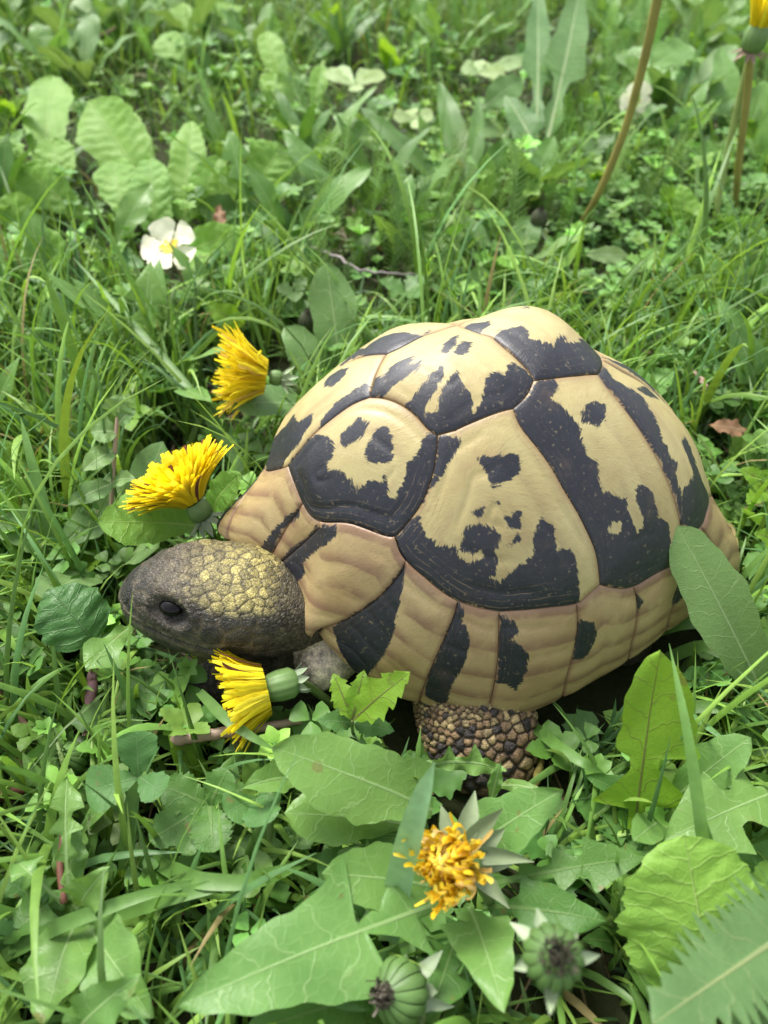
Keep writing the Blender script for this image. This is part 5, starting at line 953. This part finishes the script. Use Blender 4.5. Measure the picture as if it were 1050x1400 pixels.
# ---- closed dandelion buds
M_BUDTIP = simple('bud_dark_tip', (.075, .065, .045), .6, .4, 200, .4); M_BUDD = simple('bud_spent_brown', (.055, .065, .03), .6, .4, 150, .4); M_BUDG = simple('bud_green', (.08, .155, .038), .5, .55, 110, .5)
def bud(label, base, A, r, h, nb, bl, bang, stalk, sr=.14, topmat=None, bmat=None, smat=None, bw=.13, tipw=1.0, body=None):
    base = A_(base); t = thing('dandelion_bud', label, 'flower bud', base, 'closed dandelion buds'); A, X, Y = frame(A_(A)); n = 13
    for i in range(n):                               # upright bracts, closed like a barrel
        th = 6.283*i/n; rad = X*math.cos(th)+Y*math.sin(th); tg = -X*math.sin(th)+Y*math.cos(th); s = np.linspace(0, 1, 9)
        R_ = r*np.interp(s, [0, .12, .4, .7, .9, 1], [.45, .85, 1.02, .9, .55, .32]); P = base+A*(s*h)[:, None]+rad*R_[:, None]; w = R_*.215
        V = np.stack([P-tg*w[:, None]-rad*w[:, None]*.15, P+rad*w[:, None]*.42, P+tg*w[:, None]-rad*w[:, None]*.15], 1).reshape(-1, 3)
        obj('bract', mesh('bract', V, gridfaces(9, 3), body or M_BUDG), t)
    V, F = loft([(base+A*h*u, X, Y, r*w, r*w, r*w) for u, w in ((0, .3), (.1, .75), (.4, .93), (.7, .8), (.86, .40*tipw), (.9, .1))], 20, 2.0); obj('receptacle', mesh('receptacle', V, F, M_BUDD), t)
    rr = np.random.default_rng(int(abs(base[0])*1000)); ps = []
    for i in range(70):                              # the withered florets showing at the mouth of the bud
        f_ = math.sqrt((i+.5)/70); th = i*2.4; rad = X*math.cos(th)+Y*math.sin(th); tg = -X*math.sin(th)+Y*math.cos(th)
        p0 = base+A*h*.8+rad*r*.40*tipw*f_; L_ = r*(.42+.2*rr.random()); P = A_([p0, p0+A*L_*.6+rad*L_*.05, p0+A*L_+tg*rr.normal(0, .12)*r+rad*rr.normal(0, .12)*r])
        w = r*.05; V = np.stack([P-tg*w, P+rad*w*.5, P+tg*w], 1).reshape(-1, 3); ps.append((V, gridfaces(3, 3)))
    V, F, _, _ = merge(ps); obj('floret_tips', mesh('floret_tips', V, F, topmat or M_BUDTIP), t)['kind'] = 'stuff'
    for i in range(nb):
        th = 6.283*i/nb+.3*math.sin(i*5.); rad = X*math.cos(th)+Y*math.sin(th); tg = -X*math.sin(th)+Y*math.cos(th); a = bang+.35*math.sin(i*3.7)
        v, f = bract_geo(base+rad*r*.55+A*.05, A*math.cos(a)+rad*math.sin(a), unit(tg+.4*math.sin(i*9.)*A), bl*(1+.35*math.sin(i*2.9)), bw, .55*math.sin(i*1.7)); obj('outer_bract', mesh('outer_bract', v, f, bmat or M_BRACT), t)
    v, f = tube(curve([base+A*.1]+[A_(s) for s in stalk], 16), sr, 10); obj('stalk', mesh('stalk', v, tri(f), smat or M_STEMG), t)
b = at(752, 1308, 5.9); bud('closed green dandelion bud with dark tip standing tall near the bottom edge', b, unit(CAM-b)+A_([.16, .02, -.05]), .60, 1.0, 7, .62, 1.75, [b+A_([.5, .3, -1.5]), at(800, 1290, -1.6)], bmat=M_BRACTP, bw=.17, tipw=1.55)
b = at(560, 1352, 2.2); bud('closed green dandelion bud half hidden under leaves at the bottom edge', b, unit(CAM-b)*.7+A_([-.5, -.1, .0]), .72, 1.1, 9, .6, 2.1, [b+A_([.7, .3, -1.2]), at(640, 1330, -1.6)], bmat=M_BRACT, bw=.2)
b = at(735, 312, 1.2); bud('spent dandelion bud with dark top and white ragged bracts in the grass behind the shell', b, A_([0, -.1, 1]), .54, 1.35, 12, .85, 2.0, [b+A_([.1, .1, -1.5]), b+A_([.2, .3, -3.2])], bmat=M_PALE, bw=.16, body=M_BUDD)
b = at(423, 452, .9); bud('small spent dandelion bud with pale bracts in the grass behind the front of the shell', b, A_([.05, -.1, 1]), .55, 1.3, 11, .95, 2.0, [b+A_([0, .1, -1.4]), b+A_([.1, .2, -2.8])], bmat=M_PALE, bw=.13, body=M_BUDD)
def atY(px, py, Y):
    d = FW+RT*(px-525)/FPX-UP*(py-700)/FPX; return CAM+d*Y/d[1]
# tall stalks, top right
Y0 = at(985, 300, 0)[1]; hd_ = atY(1036, 42, Y0-1)
flower('tall dandelion with bronze stalk and yellow head cut by the top right corner', hd_, A_([.02, -.05, 1]), 2.3, 90, .05, .45, YEL, stalk=[atY(1022, 130, Y0-.6), atY(1010, 220, Y0-.3), at(1003, 310, -1.5)], bracts=14, bang=2.1, blen=.75, bw=.15, cal=(.68, 1.5), smat=M_STEMB, bmat=simple('bract_brown', (.24, .17, .12), .6, .3, 150, .4), sr=.24, seed=21)
t = thing('dandelion_stalk', 'pale green dandelion stalk standing beside the bronze one at the right edge', 'stalk', at(975, 330, GZ))
v, f = tube(curve([atY(1040, 20, Y0), atY(1012, 130, Y0), atY(990, 230, Y0), at(972, 335, -1.5)], 20), .22, 10); obj('stalk', mesh('stalk', v, tri(f), simple('stem_pale_green', (.26, .33, .10), .45, .3, 60)), t)
Yb = at(790, 320, 0)[1]; t = thing('dandelion_stalk', 'long bronze dandelion stalk curving up to the top edge right of the middle', 'stalk', at(788, 322, GZ))
v, f = tube(curve([atY(905, -30, Yb-2), atY(884, 70, Yb-1.5), atY(858, 170, Yb-.8), atY(822, 260, Yb-.3), at(785, 325, -1.2)], 24), np.linspace(.27, .24, 24), 10); obj('stalk', mesh('stalk', v, tri(f), M_STEMB), t)
# ================================================================== primrose
M_PETAL = simple('primrose_petal', (.84, .83, .62), .55, .08, 200, .15, .3, False, .25); M_PEYE = simple('primrose_eye', (.85, .55, .02), .5, .15, 300, .2)
def primrose(label, c, A, R):
    c = A_(c); t = thing('primrose_flower', label, 'flower', c, 'primrose flowers'); A, X, Y = frame(A_(A))
    for i in range(5):
        th = 6.283*i/5+.4; d = unit((X*math.cos(th)+Y*math.sin(th))*.95+A*(.15+.2*math.sin(i*2.1)))
        V, F, _ = leaf_geo(c+d*.1, c+d*R, R*.47, [(0, .18), (.3, .55), (.6, .95), (.8, 1), (.93, .85), (.985, .6), (1, .45)], n=16, m=5, hint=A, bend=-.10, wave=.14, waves=1.2, fold=.08); obj('petal', mesh('petal', V, F, M_PETAL), t)
    for i in range(5):
        th = 6.283*i/5+.4; d = X*math.cos(th)+Y*math.sin(th); V, F, _ = leaf_geo(c+A*.05, c+d*R*.40+A*.10, R*.13, 'ovate', n=8, m=2, hint=A); obj('eye_ray', mesh('eye_ray', V, F, M_PEYE), t)
    v, f = tube(bez(c-A*.05, c-A*1.0-A_([0, 0, .5]), c-A*1.2-A_([0, 0, 3.]), 10), .09); obj('stalk', mesh('stalk', v, tri(f), M_STEMP), t)
c = at(232, 338, 2.4); primrose('cream primrose flower with yellow eye in the grass at the upper left', c, unit(CAM-c)*.7+A_([-.35, .1, .5]), 1.75)
c = at(868, 135, 2.6); primrose('small pale primrose half hidden behind the bronze stalk at the top', c, unit(CAM-c)+A_([.5, 0, -.1]), 1.5)
t = plant('primrose_plant', 'clump of large crinkled primrose leaves at the upper left', 'plant', 210, 330)
for a in ((235, 305, -1, 122, 138, 4.6, 44), (252, 305, -1, 262, 165, 3.4, 24), (62, 285, -1, 72, 103, 3.8, 34), (90, 300, -1, 75, 190, 2.8, 28), (180, 325, -1, 155, 220, 2.0, 30), (340, 275, -1, 388, 198, 2.0, 36), (250, 350, .4, 330, 318, 1.6, 24), (30, 290, -1, -15, 190, 3.0, 40), (270, 300, -1, 300, 215, 2.2, 24), (275, 330, 0, 262, 395, .8, 18), (10, 370, -1, 90, 330, 1.4, 30), (215, 320, -1, 205, 215, 2.4, 26), (130, 310, -1, 30, 230, 2.2, 32), (45, 330, -1, 10, 265, 2.0, 28), (285, 300, -1, 345, 230, 1.6, 26), (205, 300, -1, 172, 150, 3.4, 26)):
    leaf(t, 'leaf', M_PRIM, *L3(*a), prof='spat' if a[6] > 26 else 'round', n=46, m=10, crinkle=.085, cfreq=1.1, bend=.6, fold=.10, wave=.08, waves=2, hint=(.1, -.7, .6), teeth=14, tamp=.04)
t = plant('primrose_plant', 'narrow yellow-green crinkled leaves standing at the top left of the middle', 'plant', 410, 160)
for a in ((398, 150, -1, 362, 42, 4.0, 18), (372, 165, -1, 375, 100, 1.6, 20), (425, 175, -1, 440, 88, 2.8, 13), (255, 120, -1, 225, 45, 2.5, 22), (300, 60, -1, 315, 5, 1.5, 26), (250, 70, -1, 240, 5, 2., 22)):
    leaf(t, 'leaf', M_PRIM, *L3(*a), prof='spat', n=40, m=8, crinkle=.09, cfreq=.9, bend=.5, fold=.15, hint=(.1, -.8, .5))
# ---- upright leaves and leafy plants behind
def clump(label, px, py, leaves, mat, prof='entire', cat='plant', name='dandelion_plant', **k):
    t = plant(name, label, cat, px, py)
    for a in leaves:
        kk = dict(n=46, m=6, bend=.5, fold=.14, wave=.08, shear=.25 if 'dand' in prof else 0, hint=(.05, -.75, .6)); kk.update(k); leaf(t, 'leaf', mat, *L3(*a), prof=prof, **kk)
    return t
clump('pair of tall upright dandelion leaves with white midribs at the top right of the middle', 748, 225, [(742, 220, -1, 795, -25, 6.5, 30), (732, 215, -1, 735, -15, 6.2, 24), (745, 230, -1, 690, 130, 2.6, 24)], leaf_mat('upright_leaf', (.12, .25, .08), (.09, .20, .065), (.42, .50, .30), 1.1, .55, .3, .5, .14, .9, .8), 'dandb', n=60)
clump('long dark green leaf curving down to the right behind the shell top', 610, 270, [(612, 262, -.8, 490, 145, 3.4, 13), (640, 265, -1, 600, 110, 4.0, 18), (655, 270, -1, 690, 190, 2.5, 20), (640, 280, -1, 655, 130, 3.2, 12), (700, 290, -1, 735, 210, 2.2, 18)], M_DARKL, 'lance')
clump('upright lobed dandelion leaf in front of the right edge stalks', 985, 205, [(990, 200, -1, 985, 62, 4.4, 26), (965, 260, -1, 968, 190, 2.2, 19), (1010, 210, -1, 1045, 110, 3.2, 26)], M_DAND, 'dandb', n=54)
clump('pair of crinkled pointed leaves left of the right edge stalks', 930, 335, [(935, 335, -1, 930, 250, 2.4, 22), (915, 305, -1, 905, 250, 2.2, 20)], M_PRIM, 'ovate', name='primrose_plant', crinkle=.06)
clump('small pale oval leaf lying in the herbs right of the spent bud', 830, 360, [(860, 350, .6, 800, 348, .9, 12)], M_PALE, 'ovate', name='plantain_plant', bend=.1)
clump('grey-green smooth oval leaf beside the white star-shaped leaves', 690, 160, [(660, 148, .8, 716, 108, 2.2, 20), (690, 170, -1, 640, 190, .8, 18)], M_BLUE, 'ovate', name='plantain_plant')
clump('two long smooth leaves in the grass above the twig', 440, 300, [(455, 275, -1, 385, 175, 3.0, 16), (515, 205, .4, 455, 155, 1.8, 14), (160, 335, -.6, 208, 250, 2.0, 20)], M_DAND, 'lance', name='plantain_plant')
clump('dark broad leaf lying flat in shade right of the primrose', 400, 300, [(395, 300, -1, 270, 285, .2, 22), (330, 300, -.6, 410, 320, -.1, 24)], M_DARKL, 'spat', name='plantain_plant')
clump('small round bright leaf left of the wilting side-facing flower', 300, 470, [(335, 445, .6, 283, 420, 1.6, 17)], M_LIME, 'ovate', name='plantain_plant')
for lb, c, tips, w in (('pale star-shaped leaf tuft near the top edge left of the middle', (485, 118, 2.0), [(445, 98, 2.8), (462, 92, 2.6), (505, 96, 2.6), (525, 100, 2.6), (488, 125, 2.0)], 11), ('pale star-shaped leaf tuft beside the grey-green oval leaf', (655, 102, 2.2), [(632, 90, 2.8), (650, 84, 2.8), (672, 88, 2.6), (715, 82, 3.0), (690, 100, 2.4)], 12), ('dull star-shaped leaf tuft below the upper pale ones', (565, 165, 1.5), [(538, 158, 2.0), (560, 150, 2.0), (592, 156, 2.0), (575, 175, 1.6)], 11)):
    t = plant('woodruff_plant', lb, 'plant', c[0], c[1]+20); cc = at(*c)
    for tx, ty, tz in tips: tp = at(tx, ty, tz); leaf(t, 'leaflet', M_PALE, cc, tp, 1.0*w/pxcm(tp), prof='heart', n=16, m=4, bend=.1)
    v, f = tube(bez(cc+A_([.3, .2, -3.5]), cc+A_([.2, 0, -1]), cc, 8), .08); obj('stalk', mesh('stalk', v, tri(f), M_STEMG), t)
t = plant('strawberry_plant', 'three-part toothed strawberry leaf behind the long bronze stalk at the top', 'plant', 890, 130)
palm(t, M_DAND, (886, 95, 2.6), [(855, 70, 3.2, 20), (942, 62, 3.6, 26), (912, 118, 2.4, 22), (850, 95, 2.6, 18)], 22, 7, [(0, .1), (.2, .5), (.5, .95), (.75, 1), (.92, .6), (1, 0)], .12)
t = plant('strawberry_plant', 'yellow-green toothed leaf sprig at the right edge behind the shell rear', 'plant', 1040, 700)
palm(t, M_LIME, (1050, 668, 1.6), [(1012, 640, 2.2, 15), (1020, 690, 1.6, 14), (1062, 640, 2.2, 15)], 15, 6)
palm(t, M_LIME, (1060, 740, 1.0), [(1030, 730, 1.4, 12), (1055, 770, 1.2, 12)], 12, 6)
# ---- odds and ends
def single(name, label, cat, V, F, mat, **pr):
    o = obj(name, mesh(name, V, F, mat)); o['label'] = label; o['category'] = cat
    for k, v in pr.items(): o[k] = v
    return o
M_TWIG = simple('twig_grey', (.23, .20, .19), .7, .35, 200, .6); M_TWIGB = simple('twig_brown', (.17, .10, .065), .7, .4, 150, .6)
def twig(label, pts, r, mat, cat='twig', nm='twig'):
    jt = .55 if cat == 'twig' else .12
    P = curve([at(*p) for p in pts], 26); P = P+np.stack([np.sin(np.arange(26)*1.3), np.sin(np.arange(26)*1.9+1), np.sin(np.arange(26)*2.3+2)], 1)*r*jt
    v, f = tube(P, r*np.linspace(1, .55, 26), 7); single(nm, label, cat, v, tri(f), mat)
twig('thin grey twig lying in the grass behind the shell top', [(410, 330, .2), (430, 340, .8), (460, 350, .9), (490, 370, .9), (530, 374, .9), (568, 376, .5)], .13, M_TWIG)
twig('thin straw-coloured twig at the top left edge', [(40, 42, 1.), (80, 50, 1.2), (125, 52, 1.5), (140, 48, 1.6), (158, 38, 1.8)], .16, M_TWIGB)
twig('short dry twig in the clover right of the shell', [(838, 455, .4), (860, 470, .8), (890, 484, .5)], .09, M_TWIGB)
twig('pale dry curled stem in the clover right of the shell', [(940, 505, .9), (955, 515, 1.0), (965, 530, .9), (962, 545, .6)], .14, M_STEMP)
twig('reddish runner stem at the left edge below the nose', [(-10, 1010, -.9), (30, 1040, -.6), (60, 1075, -.8), (85, 1100, -1.2)], .28, M_STEMR, 'stem', 'runner_stem')
twig('thick reddish root stem crossing the lower left behind the clover', [(-10, 1088, -1.), (60, 1070, -.7), (130, 1055, -.5), (175, 1030, -.6), (215, 1010, -.8)], .32, M_STEMR, 'stem', 'runner_stem')
twig('brown stem slanting through the grass at the left edge', [(-5, 935, -.3), (20, 975, -.3), (45, 1005, -.6), (62, 1030, -1.)], .2, M_TWIGB, 'stem', 'runner_stem')
twig('upright pink stem in the grass left of the chin', [(118, 1040, -1.2), (122, 985, -.3), (126, 930, .6), (130, 905, 1.)], .26, simple('stem_mauve', (.34, .17, .19), .5, .3, 90), 'stem', 'runner_stem')
twig('pale pink flower stem lying below the chin flower', [(235, 1012, .2), (290, 1004, .5), (350, 996, .5), (412, 985, .2)], .24, M_STEMP, 'stem', 'flower_stem')
twig('thick green flower stem lying under the withered orange flower', [(700, 1130, -.9), (722, 1100, -.9), (735, 1060, -1.), (740, 1040, -1.2)], .22, M_STEMB, 'stem', 'flower_stem')
twig('pale stout stem at the bottom under the drooping bracts', [(570, 1400, .2), (600, 1330, .3), (640, 1280, .4)], .2, M_STEMG, 'stem', 'flower_stem')
c = at(97, 1030, 0.3); bud('unopened green bud low in the red stems at the left', c-A_([0, 0, .6]), A_([-.1, -.3, 1]), .55, 1.0, 7, .7, .8, [c+A_([.1, .1, -1.2]), c+A_([.1, .2, -2])], topmat=M_BUDG, bmat=M_BUDG, bw=.2)
# brown leaf, right
V, F, at_ = leaf_geo(*L3(1022, 592, .9, 968, 582, 1.3, 13), prof='ovate', n=30, m=5, bend=.2, wave=.25, teeth=7, tamp=.15)
o = obj('dead_leaf', mesh('dead_leaf', V, F, leaf_mat('dead_leaf_brown', (.38, .22, .15), (.30, .16, .11), (.42, .28, .2), 2., .6, .2, .7), attrs={'leaf': ('FLOAT_VECTOR', at_)})); o['label'] = 'crumpled pinkish brown dead leaf in the grass right of the shell'; o['category'] = 'dead leaf'
V, F, at_ = leaf_geo(*L3(302, 318, 1.4, 300, 282, 2.4, 9), prof='ovate', n=24, m=4, bend=.2, wave=.5); o = obj('dead_leaf', mesh('dead_leaf', V, F, bpy.data.materials['dead_leaf_brown'], attrs={'leaf': ('FLOAT_VECTOR', at_)})); o['label'] = 'shrivelled brown flower remains right of the cream primrose'; o['category'] = 'dead leaf'
# ================================================================== many small leafy weeds: individuals of six kinds
def weed_kind(k):
    r = np.random.default_rng(50+k); nl = 4+k % 3; out = []
    for i in range(nl):
        a = 6.283*i/nl+r.normal(0, .3); e = .5+r.random()*.6; L = 3.0+2.2*r.random(); d = A_([math.cos(a)*math.cos(e), math.sin(a)*math.cos(e), math.sin(e)])
        V, F, at_ = leaf_geo(d*.2, d*L, (.55, .75, .5, .65, .45, .8)[k]*(.8+.4*r.random()), ('dandb', 'spat', 'dand', 'entire', 'lance', 'ovate')[k], n=(36, 18, 44, 18, 16, 18)[k], m=4, hint=(0, 0, 1), bend=.35, wave=.1, shear=.25 if k in (0, 2) else 0)
        out.append(mesh('leaf', V, F, (M_DAND, M_BLUE, M_DAND, M_DAND, M_DARKL, M_LIME)[k], attrs={'leaf': ('FLOAT_VECTOR', at_)}))
    return out
KINDS = [weed_kind(k) for k in range(6)]
Pw = np.concatenate([spots(150, 36, 115, zlo=GZ, zhi=GZ), spots(30, 18, 36, zlo=GZ, zhi=GZ), spots(44, 4, 18, zlo=GZ, zhi=GZ)])
LOOK = ('pale lobed', 'grey-green spoon-leaved', 'jagged', 'smooth oblong-leaved', 'narrow dark-leaved', 'lime green oval-leaved')
todo = []
for i, p in enumerate(Pw):
    if not keep_view(A_([p+A_([0, 0, 3.]), p+A_([0, 0, 1.5])])).all() or in_tort(p, 3.2): continue
    near = p[1] < 18; k = i % 6; (px_, py_), _z = proj(p)
    where = ('left' if px_ < 350 else 'middle' if px_ < 700 else 'right')
    where = ('low in the front grass at the bottom '+where if py_ > 1000 else 'in the grass at the '+where+' beside the tortoise' if py_ > 480 else 'in the upper '+where+' meadow behind the tortoise' if py_ > 200 else 'far back at the top '+where)
    todo.append((LOOK[k]+' weed '+where.replace(' beside the tortoise', ' of the tortoise') , px_, p, near, k))
NTH = 'first second third fourth fifth sixth seventh eighth ninth tenth eleventh twelfth thirteenth fourteenth fifteenth sixteenth'.split()
for lab, px_, p, near, k in todo:
    same = sorted(x[1] for x in todo if x[0] == lab)
    if len(same) > 1: lab = lab+', '+('leftmost' if px_ == same[0] else NTH[min(15, same.index(px_))]+' from left')
    t = thing('leafy_weed', lab, 'weed', p, 'leafy weeds scattered in the grass')
    s = (.45+.35*rng.random()) if near else (1.0+.9*rng.random())*(.6 if k == 5 else 1); t.scale = (s, s, s); t.rotation_euler = (rng.normal(0, .12), rng.normal(0, .12), rng.random()*6.28)
    for me in KINDS[k]:
        o = bpy.data.objects.new('leaf', me); COL.objects.link(o); o.parent = t
